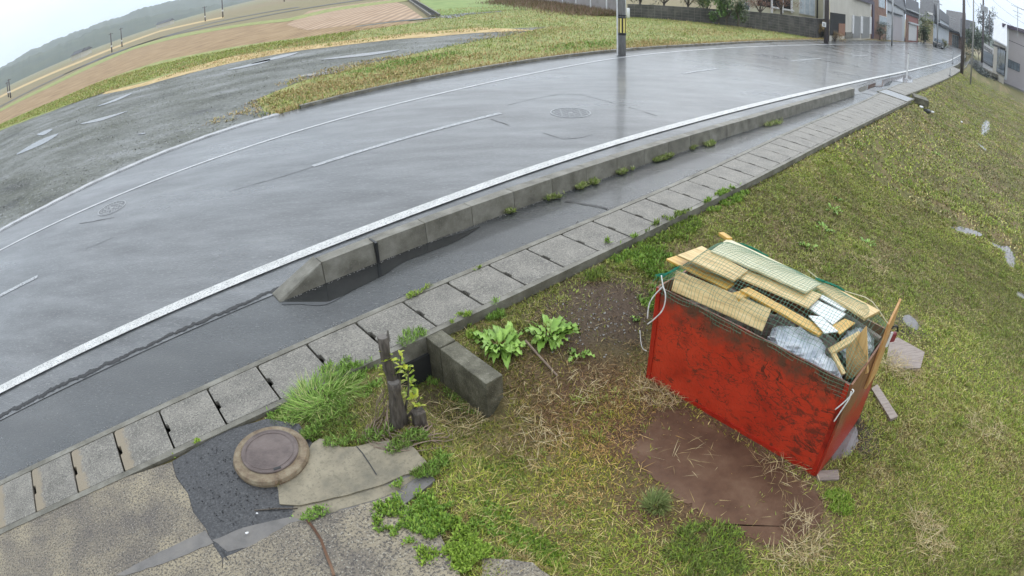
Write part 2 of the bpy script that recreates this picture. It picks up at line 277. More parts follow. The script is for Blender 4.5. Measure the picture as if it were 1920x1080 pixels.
M['yellow'] = mat('yellow_reflective_stripe', [(.72,.6,.14),(.8,.7,.25)], scale=9, rough=.4)
M['white'] = mat('painted_white', [(.6,.6,.6),(.75,.75,.74)], scale=4, rough=.5)
M['block'] = mat('weathered_block_wall', [(.03,.028,.026),(.075,.07,.065),(.15,.135,.125)], scale=1.5, rough=.75, bump=.4, bscale=30, detail=8)
M['fence'] = mat('grey_precast_concrete', [(.2,.185,.175),(.3,.28,.27),(.36,.34,.33)], scale=1.2, rough=.7, detail=8)
M['cream'] = mat('cream_siding', [(.46,.44,.33),(.54,.52,.40)], scale=.8, rough=.6)
M['cream2'] = mat('pale_beige_siding', [(.48,.45,.38),(.56,.53,.46)], scale=.8, rough=.6)
M['greywall'] = mat('grey_wall', [(.40,.42,.44),(.5,.52,.54)], scale=.5, rough=.6)
M['palegrey'] = mat('pale_grey_corrugated', [(.52,.56,.6),(.64,.68,.72)], scale=.5, rough=.5)
M['mauve'] = mat('grey_mauve_siding', [(.38,.35,.36),(.44,.41,.42)], scale=.4, rough=.6)
M['brick'] = mat('brown_brick', [(.16,.09,.065),(.24,.14,.10),(.3,.19,.15)], scale=2, rough=.7, detail=9)
M['redwall'] = mat('dull_red_wall', [(.26,.10,.09),(.34,.15,.13)], scale=2, rough=.7)
M['orangewall'] = mat('ochre_wall', [(.42,.34,.2),(.5,.42,.28)], scale=1, rough=.7)
M['tile'] = mat('grey_roof_tile', [(.035,.038,.045),(.085,.09,.10)], scale=1.5, rough=.6, bump=.5, bscale=4)
M['roofwhite'] = mat('pale_metal_roof', [(.6,.62,.64),(.7,.72,.73)], scale=1, rough=.35)
M['purple'] = mat('dark_fascia', [(.05,.035,.06),(.08,.06,.1)], scale=2, rough=.4)
M['shutter'] = mat('grey_roller_shutter', [(.2,.2,.195),(.27,.27,.265)], scale=3, rough=.4, stretch=(1, 1, 12))
M['glass'] = mat('window_glass', [(.05,.07,.09),(.16,.2,.24)], scale=1.5, rough=.08)
M['palepane'] = mat('curtained_glass', [(.35,.42,.48),(.6,.66,.7)], scale=3, rough=.15)
M['car'] = mat('dark_car_paint', [(.02,.025,.03),(.035,.04,.045)], scale=3, rough=.2, coat=.5)
M['tyre'] = mat('tyre_rubber', [(.012,.012,.012),(.02,.02,.02)], scale=9, rough=.8)
M['wire'] = mat('cable', [(.03,.03,.03),(.05,.05,.05)], scale=9, rough=.5)
M['redbag'] = mat('dark_red_padlock', [(.16,.02,.025),(.25,.04,.05)], scale=9, rough=.4)
M['white_litter'] = mat('white_litter', [(.7,.7,.7),(.8,.8,.8)], scale=9, rough=.5)
M['pebble'] = mat('grey_pebble', [(.16,.15,.14),(.3,.29,.27)], scale=20, rough=.6)

# ------------------------------------------------------------------ mesh helpers
class MB:
    def __init__(s): s.v = []; s.f = []
    def add(s, vs, fs):
        k = len(s.v); s.v += [tuple(v) for v in vs]; s.f += [tuple(i+k for i in f) for f in fs]; return s
    def hexa(s, bottom, top):
        return s.add(list(bottom)+list(top), [(3,2,1,0),(4,5,6,7),(0,1,5,4),(1,2,6,5),(2,3,7,6),(3,0,4,7)])
    def box(s, x0, y0, z0, x1, y1, z1):
        return s.hexa([(x0,y0,z0),(x1,y0,z0),(x1,y1,z0),(x0,y1,z0)], [(x0,y0,z1),(x1,y0,z1),(x1,y1,z1),(x0,y1,z1)])
    def obox(s, o, ax, ay, az):
        """box from corner o along three edge vectors"""
        o, ax, ay, az = map(Vector, (o, ax, ay, az)); b = [o, o+ax, o+ax+ay, o+ay]
        return s.hexa(b, [p+az for p in b])
    def prism(s, poly, z0, z1):
        n = len(poly)
        vs = [(p[0], p[1], z0 if len(p) < 3 else p[2]-(z1-z0)) for p in poly]+[(p[0], p[1], z1 if len(p) < 3 else p[2]) for p in poly]
        return s.add(vs, [tuple(range(n-1, -1, -1)), tuple(range(n, 2*n))]+[(i, (i+1) % n, n+(i+1) % n, n+i) for i in range(n)])
    def tube(s, pts, r, k=8, cap=True):
        pts = [Vector(p) for p in pts]; rs = r if isinstance(r, (list, tuple)) else [r]*len(pts); base = len(s.v); vs = []; fs = []
        up = None
        for i, p in enumerate(pts):
            d = (pts[min(i+1, len(pts)-1)]-pts[max(i-1, 0)]).normalized()
            if up is None or abs(d.dot(up)) > .95: up = Vector((0, 0, 1)) if abs(d.z) < .9 else Vector((1, 0, 0))
            a = d.cross(up).normalized(); b = d.cross(a).normalized(); up = b.cross(d)*-1 if False else up
            for j in range(k):
                an = 2*math.pi*j/k; vs.append(p+(a*math.cos(an)+b*math.sin(an))*rs[i])
        for i in range(len(pts)-1):
            for j in range(k):
                fs.append((i*k+j, i*k+(j+1) % k, (i+1)*k+(j+1) % k, (i+1)*k+j))
        if cap: fs += [tuple(range(k-1, -1, -1)), tuple((len(pts)-1)*k+j for j in range(k))]
        return s.add(vs, fs)
    def lathe(s, prof, cx, cy, cz, k=40):
        n = len(prof); vs = [(cx+r*math.cos(2*math.pi*j/k), cy+r*math.sin(2*math.pi*j/k), cz+z) for j in range(k) for r, z in prof]
        fs = [(j*n+i, ((j+1) % k)*n+i, ((j+1) % k)*n+i+1, j*n+i+1) for j in range(k) for i in range(n-1)]
        return s.add(vs, fs)
    def build(s, name, m, parent=None, smooth=False, bevel=0, col=None):
        me = bpy.data.meshes.new(name); me.from_pydata(s.v, [], s.f); me.update()
        bm = bmesh.new(); bm.from_mesh(me); bmesh.ops.recalc_face_normals(bm, faces=bm.faces); bm.to_mesh(me); bm.free()
        if smooth: me.polygons.foreach_set('use_smooth', [True]*len(me.polygons))
        me.materials.append(m); o = bpy.data.objects.new(name, me); C.objects.link(o)
        if parent: o.parent = parent; o.matrix_parent_inverse = Matrix.Translation(-parent.location)
        if bevel:
            b = o.modifiers.new('bevel', 'BEVEL'); b.width = bevel; b.segments = 2; b.limit_method = 'ANGLE'; b.angle_limit = math.radians(35)
        return o
def tag(o, label=None, cat=None, group=None, kind=None):
    for k, v in (('label', label), ('category', cat), ('group', group), ('kind', kind)):
        if v: o[k] = v
    return o
def empty(name, loc, label, cat, group=None, kind=None):
    o = bpy.data.objects.new(name, None); o.location = loc; C.objects.link(o); o.empty_display_size = .1
    return tag(o, label, cat, group, kind)
def raw_mesh(name, verts, quads, m, cols=None, parent=None, smooth=False):
    me = bpy.data.meshes.new(name); nv = len(verts); nf = len(quads); k = quads.shape[1]
    me.vertices.add(nv); me.vertices.foreach_set('co', np.asarray(verts, np.float32).ravel())
    me.loops.add(nf*k); me.loops.foreach_set('vertex_index', np.asarray(quads, np.int32).ravel())
    me.polygons.add(nf); me.polygons.foreach_set('loop_start', np.arange(0, nf*k, k, dtype=np.int32))
    if smooth: me.polygons.foreach_set('use_smooth', np.ones(nf, bool))
    if cols is not None:
        a = me.attributes.new('col', 'FLOAT_COLOR', 'POINT'); c4 = np.ones((nv, 4), np.float32); c4[:, :3] = cols; a.data.foreach_set('color', c4.ravel())
    me.update(calc_edges=True); me.materials.append(m); o = bpy.data.objects.new(name, me); C.objects.link(o)
    if parent: o.parent = parent; o.matrix_parent_inverse = Matrix.Translation(-parent.location)
    return o
def blades(name, x, y, z, h, w, lean, cols, m, az=None, parent=None, widest=.35, droop=0.0):
    """kite shaped leaves: base, two side points, tip"""
    n = len(x); az = rng.uniform(0, 2*np.pi, n) if az is None else az
    dx, dy = np.cos(az), np.sin(az); px, py = -dy, dx
    hor = h*np.sin(lean); ver = h*np.cos(lean)
    b = np.stack([x, y, z], 1)
    tip = b+np.stack([dx*hor, dy*hor, ver*(1-droop)], 1)
    mid = b+np.stack([dx*hor*widest*.8, dy*hor*widest*.8, ver*(widest*1.2)], 1)
    tw = rng.uniform(-.5, .5, n)*w
    ml = mid+np.stack([px*w/2, py*w/2, tw*.5], 1); mr_ = mid-np.stack([px*w/2, py*w/2, tw*.5], 1)
    v = np.stack([b, ml, tip, mr_], 1).reshape(-1, 3)
    f = np.arange(4*n).reshape(n, 4)
    return raw_mesh(name, v, f, m, np.repeat(cols, 4, 0), parent)
def strip(name, m, t0, t1, fa, fb, z, step=.5, dz=None, jag=0.0):
    """road-wise strip between two offset curves, as one sheet"""
    n = max(2, int((t1-t0)/step)+1); T = t0+(t1-t0)*np.linspace(0, 1, n)**(1.0); vs = []
    for i, t in enumerate(T):
        a = float(fa(t)) if callable(fa) else fa; b = float(fb(t)) if callable(fb) else fb
        if jag: b += jag*(random.random()-.5)
        vs += [(*xy(t, a), z), (*xy(t, b), z)]
    fs = [(2*i, 2*i+2, 2*i+3, 2*i+1) for i in range(n-1)]
    return MB().add(vs, fs).build(name, m)
def sheet(name, pts, z, m, label, kind='structure', cat=None):
    o = MB().add([(p[0], p[1], z) for p in pts], [tuple(range(len(pts)))]).build(name, m)
    return tag(o, label, cat, None, kind)

# ------------------------------------------------------------------ ground: one sheet to the horizon
T = np.unique(np.round(np.concatenate([-np.geomspace(3.1, 2500, 30)[::-1], np.arange(-3, 13, .09), np.arange(13, 30, .25), np.geomspace(30, 3000, 60), [25.18, 25.22]]), 3))
DD = np.concatenate([-np.geomspace(.5, 2500, 26)[::-1], [-.3, -.12, -.035, -.025], np.arange(0, 6.5, .08), np.geomspace(6.6, 2500, 70)])
# columns left of the gutter are d<0; the strip under road and gutter sits low
TT, DM = np.meshgrid(T, DD, indexing='ij')
GO = Gout(TT); S = GO-DM
X = O[0]+TT*U[0]+S*N[0]; Y = O[1]+TT*U[1]+S*N[1]
Zr = terr(X, Y); FK = Fkerb(TT)
fade = 1-ss(TT, 90, 200)
Zr = Zr*np.where(DM > 12, np.maximum(fade, .55), 1)
Z = np.where(DM >= -.001, Zr, np.where(S < FK+.6, -.6, -.02))
V = np.stack([X, Y, Z], -1).reshape(-1, 3)
ni, nj = TT.shape; I = np.arange(ni*nj).reshape(ni, nj)
Q = np.stack([I[:-1, :-1], I[1:, :-1], I[1:, 1:], I[:-1, 1:]], -1).reshape(-1, 4)
def ground_col(x, y):
    t, s = ts(x, y); d = Gout(t)-s
    n1 = fbm(x, y, 1.3, 21)[..., None]; n2 = fbm(x, y, .35, 31)[..., None]
    base = np.array([.09, .075, .03])*(1-n1)+np.array([.15, .15, .045])*n1
    straw = np.array([.22, .16, .085]); soil = np.array([.085, .06, .042]); redsoil = np.array([.12, .065, .04])
    k = np.clip((n2-.55)*5, 0, 1)*.7; c = base*(1-k)+straw*k
    def blob(px, py, r, colr, amt=1.0, edge=.5):
        nonlocal c
        p = W3(px, py); dist = np.hypot(x-p.x, y-p.y)+(fbm(x, y, .4, int(px))-.5)*r*.8
        a = ((1-ss(dist, r*edge, r))*amt)[..., None]; c = c*(1-a)+colr*a
    blob(1120, 590, .75, soil, .95); blob(1180, 560, .5, soil, .9); blob(1060, 700, .6, soil, .5)
    blob(1130, 760, .75, redsoil, .75); blob(1350, 870, 1.35, redsoil, .95, .55); blob(1690, 690, .45, redsoil, .8); blob(1000, 720, .5, redsoil, .5)
    blob(1610, 820, .45, np.array([.06, .05, .038]), .9); blob(760, 830, .35, soil, .8); blob(860, 720, .5, soil, .6); blob(520, 930, .2, soil, .8)
    blob(1560, 950, .4, redsoil, .4); blob(1700, 610, .4, np.array([.07, .06, .05]), .8)
    # left of the road
    lf = (s > 6)[..., None]; nn = fbm(x, y, 60, 41)[..., None]; far = np.array([.24, .18, .11])*(1-nn)+np.array([.2, .2, .09])*nn
    c = np.where(lf, far, c)
    rf = ((t > 85) & (s < 4))[..., None]; c = np.where(rf, np.array([.12, .12, .115]), c)
    return np.clip(c, 0, 1)
VC = ground_col(V[:, 0], V[:, 1])
gr = raw_mesh('ground', V, Q, M['ground'], VC, smooth=True); tag(gr, 'uneven soil and turf sloping down to the right of the gutter', kind='structure')

# ------------------------------------------------------------------ road, footway, markings
o = strip('road', M['road'], -60, 24, lambda t: 1.12 if t < 23 else Gin(t)+.08, lambda t: Fkerb(t)+.12, .006, .4); tag(o, 'wet grey two lane asphalt road', kind='structure')
o = strip('road', M['road'], 24, 400, lambda t: Gin(t)+1.0, lambda t: Fkerb(t)+.12, .006, 3); tag(o, 'wet road running on into the village', kind='structure')
# ragged outer edge of the road surfacing where it has broken away
vs = []; fs = []; n = 1100
for i in range(n):
    t = -8+11.9*i/(n-1); j = (vnoise(t*10, 3, 1.1, 3)-.5)*.04+(vnoise(t*10, 3, .31, 4)-.5)*.035+(vnoise(t*10, 3, .12, 24)-.5)*.02+(vnoise(t*10, 9, 7, 8)-.5)*.06
    e = 1.20+float(j); z0 = .022
    vs += [(*xy(t, 1.62), .0085), (*xy(t, e+.16), .0105), (*xy(t, e+.01), .011), (*xy(t, e-.002), .002)]
for i in range(n-1):
    for k in range(3): fs.append((4*i+k, 4*i+k+1, 4*i+5+k, 4*i+4+k))
o = MB().add(vs, fs).build('road_edge', M['road']); tag(o, 'broken ragged edge of the road surfacing above the footway', kind='structure')
vs = []; fs = []
for i in range(n):
    t = -8+11.9*i/(n-1); j = (vnoise(t*10, 3, 1.1, 3)-.5)*.04+(vnoise(t*10, 3, .31, 4)-.5)*.035+(vnoise(t*10, 3, .12, 24)-.5)*.02+(vnoise(t*10, 9, 7, 8)-.5)*.06; e = 1.20+float(j)
    w = .006+.05*float(vnoise(t*10, 55, 1.4, 9))**2+.03*float(vnoise(t*10, 5, .4, 19))
    vs += [(*xy(t, e+.012+.03*float(vnoise(t*10, 77, .5, 29))**2), .0085), (*xy(t, e-w), .0085)]
fs = [(2*i, 2*i+2, 2*i+3, 2*i+1) for i in range(n-1)]
o = MB().add([(v[0], v[1], .0165 if i % 2 == 0 else .012) for i, v in enumerate(vs)], fs).build('road_crack', M['seam']); tag(o, 'black ragged crack along the edge of the road', kind='structure')
o = strip('footway', M['footway'], -60, 25, lambda t: Gin(t)+.06, lambda t: 1.35 if t < 23 else Gin(t)+1.0, .0, .4); tag(o, 'dark wet asphalt footway between kerb and gutter', kind='structure')
o = strip('footway', M['footway'], 25, 300, lambda t: Gin(t)+.06, lambda t: Gin(t)+1.05, .0, 3); tag(o, 'wet footway continuing beyond the steel grate', kind='structure')
def marking(nm, m, t0, t1, f, w, z, label, step=.4):
    o = strip(nm, m, t0, t1, lambda t: f(t)-w/2, lambda t: f(t)+w/2, z, step); return tag(o, label, kind='structure')
marking('road_marking', M['paint'], -40, 23, Rline, .19, .026, 'broad worn white edge line beside the kerb')
marking('road_marking', M['paint'], 23, 260, Rline, .17, .026, 'distant white edge line along the bend')
marking('road_marking', M['paint3'], -60, 260, Lline, .095, .012, 'thin white edge line on the far side of the road')
mid = lambda t: np.interp(t, [-60, -1, 6, 10, 14, 18, 30, 60], [4.95, 4.93, 4.88, 4.93, 5.15, 5.42, 5.5, 6.1])
for a, b in ((-14, -9.2), (-6.3, .16), (5.62, 9.85), (17.2, 19.3), (26, 30), (36, 40)):
    marking('road_marking', M['paint2'], a, b, mid, .13, .012, 'faded white centre line dash')
# tar seams and patch outlines on the road
def seam(pts, w=.018, label='thin dark seam in the road surface'):
    P3 = [onz(*p, 0) for p in pts]; fine = []
    for a, b in zip(P3[:-1], P3[1:]):
        k = max(2, int((b-a).length/.12))
        for i in range(k): fine.append(a.lerp(b, i/k))
    fine.append(P3[-1]); vs = []
    for i, p in enumerate(fine):
        d = (fine[min(i+1, len(fine)-1)]-fine[max(0, i-1)]).normalized(); nrm = Vector((-d.y, d.x, 0)); ww = w*(.4+.9*random.random()); j = nrm*(random.random()-.5)*.02
        vs += [(p.x+nrm.x*ww/2+j.x, p.y+nrm.y*ww/2+j.y, .0105), (p.x-nrm.x*ww/2+j.x, p.y-nrm.y*ww/2+j.y, .0105)]
    o = MB().add(vs, [(2*i, 2*i+2, 2*i+3, 2*i+1) for i in range(len(fine)-1)]).build('road_seam', M['seam']); return tag(o, label, kind='structure')
seam([(950,198),(1000,186),(1050,177),(1090,178),(1150,194)]); seam([(1180,202),(1232,218)]); seam([(1018,250),(1055,262),(1090,259),(1110,253)])
seam([(430,360),(520,335),(600,310)]); seam([(920,224),(955,236)]); seam([(160,468),(215,445)]); seam([(148,420),(175,416),(215,408)], .025)
seam([(1060,378),(1110,385),(1140,393)], .03, 'open crack across the footway asphalt')
seam([(845,440),(700,490),(600,530)], .01, 'pale joint line along the foot of the kerb')
# far kerb: thin broken concrete edging and low step
for a, b, lab in ((-60, 6.8, 'broken pale concrete edging along the gravel lot'), (7.4, 60, 'dark low kerb along the far grass verge')):
    f0 = lambda t: Fkerb(t)+(.06*(vnoise(t*10, 1, 3, 2)-.5)); nn = int((b-a)/.3); vs = []
    for i in range(nn):
        t = a+(b-a)*i/(nn-1); s0 = float(f0(t)); w = .22 if a < 0 else .14; h = .02+.02*float(vnoise(t*10, 5, 2, 7)) if a < 0 else .09
        vs += [(*xy(t, s0), .0), (*xy(t, s0+.01), h), (*xy(t, s0+w), h), (*xy(t, s0+w+.01), -.05)]
    fs = [(4*i+k, 4*i+k+1, 4*i+5+k, 4*i+4+k) for i in range(nn-1) for k in range(3)]
    o = MB().add(vs, fs).build('kerb', M['apron'] if a < 0 else M['kerb']); tag(o, lab, kind='structure')

# ------------------------------------------------------------------ kerb blocks
def kerb_block(t0, t1, h0=.25, h1=.25, wb=.2):
    c0, c1 = .91, .91; g0 = .0025
    b = [(*xy(t0+g0, c0), -.02), (*xy(t1-g0, c1), -.02), (*xy(t1-g0, c1+wb), -.02), (*xy(t0+g0, c1+wb), -.02)]
    tp = [(*xy(t0+g0, c0+.025), h0), (*xy(t1-g0, c1+.025), h1), (*xy(t1-g0, c1+wb-.02), h1), (*xy(t0+g0, c1+wb-.02), h0)]
    return MB().hexa(b, tp)
o = kerb_block(3.4, 3.98, .012, .25, .26).build('kerb_block', M['kerb'], bevel=.006); tag(o, 'sloping end block where the raised kerb starts', 'kerb block', 'concrete kerb blocks beside the road')
tk = 3.98; i = 0
while tk < 21.6:
    o = kerb_block(tk, tk+.678).build('kerb_block', M['kerb'], bevel=.004)
    off = float(np.interp(tk, [13, 22], [0, .2]))
    o.location = (N[0]*off, N[1]*off, 0)
    lab = 'straight grey kerb block in the row beside the white line'
    if i == 0: lab = 'kerb block between the sloping end and the black joint'
    if i == 1: lab = 'kerb block just past the black gaping joint'
    if tk+.678 >= 21.6: lab = 'last kerb block before the dropped crossing'
    tag(o, lab, 'kerb block', 'concrete kerb blocks beside the road'); tk += .678; i += 1
mb = MB().obox((*xy(4.64, .885), .0), (U[0]*.03, U[1]*.03, 0), (N[0]*.15, N[1]*.15, 0), (0, 0, .255))
o = mb.build('joint_filler', M['black']); tag(o, 'black tar strip squeezed out of the kerb joint', 'tar strip')

# ------------------------------------------------------------------ gutter and its covers
for sgn, f, w, lab in ((1, lambda t: Gin(t)+.0, .07, 'inner'), (-1, lambda t: Gout(t)+.0, .065, 'outer')):
    for a, b in ((-40, 25.15), (25.25, 110)):
        nn = int((b-a)/(.4 if b < 30 else 1.5)); vs = []
        for i in range(nn):
            t = a+(b-a)*i/(nn-1); s0 = float(f(t)); zt = .004+.004*float(vnoise(t*8, 3, 1.5, 5))
            s1 = s0+w
            vs += [(*xy(t, s0), -.55), (*xy(t, s0), zt), (*xy(t, s1), zt), (*xy(t, s1), -.55)]
        fs = [(4*i+k, 4*i+k+1, 4*i+5+k, 4*i+4+k) for i in range(nn-1) for k in range(3)]
        o = MB().add(vs, fs).build('gutter_wall', M['kerb']); tag(o, f'{lab} concrete wall of the roadside gutter'+(' beyond the grate' if a > 0 else ''), 'gutter wall')
def lid_mesh(w, ln, worn=False):
    n0 = .017; hw = ln/2-.0085
    pts = []
    x0, x1, y0, y1 = -hw, hw, -w+.006, -.006
    c = .03
    poly = [(x0+c, y1), (x1, y1), (x1, y0), (x0+.008, y0), (x0, y0+.01), (x0, (y0+y1)/2-.06), (x0+.028, (y0+y1)/2-.05), (x0+.028, (y0+y1)/2+.05), (x0, (y0+y1)/2+.06), (x0, y1-c), (x0+c*.3, y1-c*.3)]
    return MB().prism(poly, -.055, .0)
LID = .549; lids = []
lm = lid_mesh(.565, LID).build('gutter_cover', M['lid'], bevel=.006); lp = None
ang = math.atan2(U[1], U[0]); first = True; k = 0; wm = None; base_lid = lm.data
for seg, (a, b) in enumerate(((-2.19, 24.7), (26.2, 60))):
    t = a
    while t < b-.3:
        tm = t+LID/2; s0 = float(Gin(tm)); so = float(Gout(tm))+.065; wd = s0-so
        if first: o = lm; first = False
        else:
            o = lm.copy(); C.objects.link(o)
        o.location = (*xy(tm, s0), .004+random.uniform(-.003, .004))
        sl = float(Gin(tm+.5)-Gin(tm-.5)); o.rotation_euler = (random.uniform(-.004, .004), random.uniform(-.006, .006), ang+math.atan(sl)); o.scale = (1, wd/.565, 1)
        near = t < 1.5
        lab = 'grey speckled concrete gutter cover in the row beyond the driveway'
        if near: lab = 'speckled gutter cover with a tan worn end beside the driveway slab'
        elif t < 4: lab = 'speckled gutter cover beside the manhole and tree stumps'
        elif t > 26: lab = 'small distant gutter cover beyond the steel grate'
        tag(o, lab, 'gutter cover', 'concrete gutter covers')
        if near:
            if wm is None: wm = o.data.copy(); wm.materials[0] = M['lid_worn']
            o.data = wm
        else: o.data = base_lid
        t += LID; k += 1
# steel grate with frame over the gap
g = empty('drain_grate', (*xy(25, .2), 0), 'pale steel bar grate over the gutter where the kerb drops', 'drain grate')
mb = MB(); gi, go = .95, -.42
t0, t1 = 24.35, 25.9
for a, b in ((t0, t0+.05), (t1-.05, t1)): mb.hexa([(*xy(a, go), -.02), (*xy(b, go), -.02), (*xy(b, gi), -.02), (*xy(a, gi), -.02)], [(*xy(a, go), .03), (*xy(b, go), .03), (*xy(b, gi), .03), (*xy(a, gi), .03)])
for a in (go, gi-.05): mb.hexa([(*xy(t0+.05, a), -.02), (*xy(t1-.05, a), -.02), (*xy(t1-.05, a+.05), -.02), (*xy(t0+.05, a+.05), -.02)], [(*xy(t0+.05, a), .03), (*xy(t1-.05, a), .03), (*xy(t1-.05, a+.05), .03), (*xy(t0+.05, a+.05), .03)])
mb.build('frame', M['kerb'], g)
for i in range(6):
    a = t0+.1+i*.235; MB().hexa([(*xy(a, go+.06), -.02), (*xy(a+.16, go+.06), -.02), (*xy(a+.16, gi-.06), -.02), (*xy(a, gi-.06), -.02)], [(*xy(a, go+.06), .02), (*xy(a+.16, go+.06), .02), (*xy(a+.16, gi-.06), .02), (*xy(a, gi-.06), .02)]).build('bar', M['steel'], g)
p = onz(1730, 187, -.05); o = MB().box(-.5, -.35, -.15, .5, .35, .12).build('concrete_block', M['mossy'], bevel=.02); o.location = (p.x-.4, p.y-.3, -.02); o.rotation_euler = (0, 0, ang+.3); tag(o, 'low mossy concrete block at the bank top beside the grate', 'concrete block')

# ------------------------------------------------------------------ driveway slabs, patch, old slab
def pslab(name, pts, m, label, z=.0, th=.06, jag=.006):
    P3 = [onz(*p, z) for p in pts]; fine = []
    for i in range(len(P3)):
        a, b = P3[i], P3[(i+1) % len(P3)]; k = max(1, int((b-a).length/.05)) if (b-a).length < 3 else 1
        for j in range(k):
            p = a.lerp(b, j/k); fine.append((p.x+random.uniform(-jag, jag), p.y+random.uniform(-jag, jag)))
    o = MB().prism(fine, z-th, z).build(name, m); return tag(o, label, kind='structure')
def outer(t, off=-.66): return xy(t, off)
dv = [xy(-6, -.655), xy(1.0, -.655)]+[(*onz(*p)[:2],) for p in ((322,866),(330,895),(352,925),(362,960),(385,990),(396,1015))]+[(*onz(415,1045)[:2],), (*onz(418,1079)[:2],), (-1.9, 1.2), (-1.8, .2), (-9, -4)]
o = MB().prism(dv, -.08, .0).build('driveway', M['slab']); tag(o, 'speckled tan concrete driveway beside the gutter covers', kind='structure')
pslab('driveway_joint', [(398,1012),(470,985),(545,968),(565,975),(520,1010),(425,1035)], M['mortar'], 'smooth grey mortar strip between the driveway slabs', -.004)
pslab('driveway_strip', [(385,995),(400,1018),(330,1048),(235,1079),(215,1079),(300,1035)], M['mortar'], 'long smooth grey mortar band across the driveway', .004, .02)
pslab('driveway', [(418,1079),(418,1046),(480,1018),(545,980),(575,975),(600,1010),(625,1079),(620,1180),(440,1180)], M['slab'], 'rough brown speckled driveway slab at the bottom edge', .002, .08)
pslab('driveway', [(578,974),(650,955),(735,928),(775,955),(825,1000),(860,1075),(880,1180),(630,1180),(628,1079),(603,1010)], M['slab'], 'slab with rust stained crack and pale patches', .006, .09)
pslab('driveway', [(905,1045),(960,1050),(1000,1055),(1030,1079),(1030,1150),(900,1150)], M['slab'], 'small worn piece of slab showing through the weeds', -.02, .05)
pslab('asphalt_patch', [(323,865),(420,808),(500,785),(560,795),(600,850),(560,905),(545,975),(480,1010),(420,1050),(380,1000),(360,955),(350,922),(330,893)], M['patch'], 'black crumbly asphalt patch round the manhole', -.006, .08, .004)
pslab('mortar_bed', [(490,955),(560,945),(650,930),(800,876),(815,900),(740,960),(640,1000),(560,1030),(400,1100),(380,1050),(400,1005)], M['mortar'], 'grey crumbled mortar bed between the slabs', -.010, .05, .006)
pslab('old_slab', [(586,832),(600,822),(622,826),(640,838),(662,838),(700,828),(742,826),(775,838),(803,868),(770,886),(705,912),(640,930),(560,948),(524,944),(520,910),(545,880)], M['slab2'], 'weathered tan concrete slab edged with grass', .004, .05)
pslab('mortar_strip', [(520,950),(560,950),(640,932),(740,905),(800,880),(740,925),(640,955),(570,975),(500,975)], M['slab2'], 'crumbling mortar strip below the old slab', -.008, .05)
mb = MB()
def crack(pts, z, w=.008, m='seam', label='hairline crack'):
    P3 = [onz(*p, z) for p in pts]; vs = []
    for i, p in enumerate(P3):
        d = (P3[min(i+1, len(P3)-1)]-P3[max(0, i-1)]).normalized(); vs += [(p.x-d.y*w/2, p.y+d.x*w/2, z), (p.x+d.y*w/2, p.y-d.x*w/2, z)]
    o = MB().add(vs, [(2*i, 2*i+2, 2*i+3, 2*i+1) for i in range(len(P3)-1)]).build('crack', M[m]); tag(o, label, kind='structure')
crack([(668,836),(680,850),(692,868),(706,890)], .0085, label='crack across the old slab')
crack([(576,975),(590,993),(602,1012),(612,1040),(622,1065),(626,1079)], .012, .02, 'rustboard', 'rust stained joint between two slabs')
crack([(415,1030),(424,1045),(428,1050)], .0065, .01, label='short crack in the mortar')

# ------------------------------------------------------------------ manholes
c = onz(506, 852, .03); mh = empty('manhole', (c.x, c.y, 0), 'round rusty iron manhole cover in a raised concrete ring', 'manhole')
MB().lathe([(.0, -.06), (.315, -.06), (.322, .02), (.31, .045), (.262, .048), (.25, .04), (.0, .04)], c.x, c.y, 0, 56).build('ring', M['ring'], mh, bevel=.004)
MB().lathe([(.0, .041), (.243, .041), (.243, .05), (.238, .056), (.232, .056), (.225, .051), (.1, .052), (.0, .052)], c.x-.005, c.y+.02, 0, 56).build('cover', M['iron'], mh)
a = onz(545, 875, .05); MB().box(-.03, -.012, .0, .03, .012, .01).build('lifting_slot', M['black'], mh); bpy.data.objects['lifting_slot'].location = (.115-.0, -.165, .05); bpy.data.objects['lifting_slot'].rotation_euler = (0, 0, .5); bpy.data.objects['lifting_slot'].matrix_parent_inverse = Matrix()
MB().lathe([(.205, .0525), (.205, .0545), (.2, .0545), (.2, .0525)], c.x-.005, c.y+.02, 0, 48).build('groove', M['iron'], mh)
def road_cover(px, py, r, label):
    c = onz(px, py, 0); e = empty('manhole', (c.x, c.y, 0), label, 'manhole')
    MB().lathe([(r*.93, .006), (r*.93, .018), (r, .018), (r*1.01, .006)], c.x, c.y, 0, 48).build('ring', M['roadring'], e)
    MB().lathe([(0, .012), (r*.92, .012), (r*.92, .006)], c.x, c.y, 0, 48).build('cover', M['roadiron'], e)
    mb = MB()
    for i in range(-7, 8):
        y = i*r*.115; w = math.sqrt(max(0, (r*.86)**2-y*y))
        k = max(1, int(w/.06))
        for j in range(-k, k):
            if (abs(i) < 2 and abs(j) < 2): continue
            if (i+j) % 2 == 0 or abs(i) % 3 == 1: mb.box(c.x+y-.018, c.y+(j+.5)*w/k-.022, .0118, c.x+y+.018, c.y+(j+.5)*w/k+.02, .017)
    mb.lathe([(0, .017), (.05, .017), (.05, .011)], c.x, c.y, 0, 12)
    tag(mb.build('tread_pattern', M['roadring'], e), kind='stuff'); return e
road_cover(1070, 212, .42, 'patterned round cover in the middle of the right lane')
road_cover(210, 391, .33, 'round cover with sunken rim near the far left edge line')

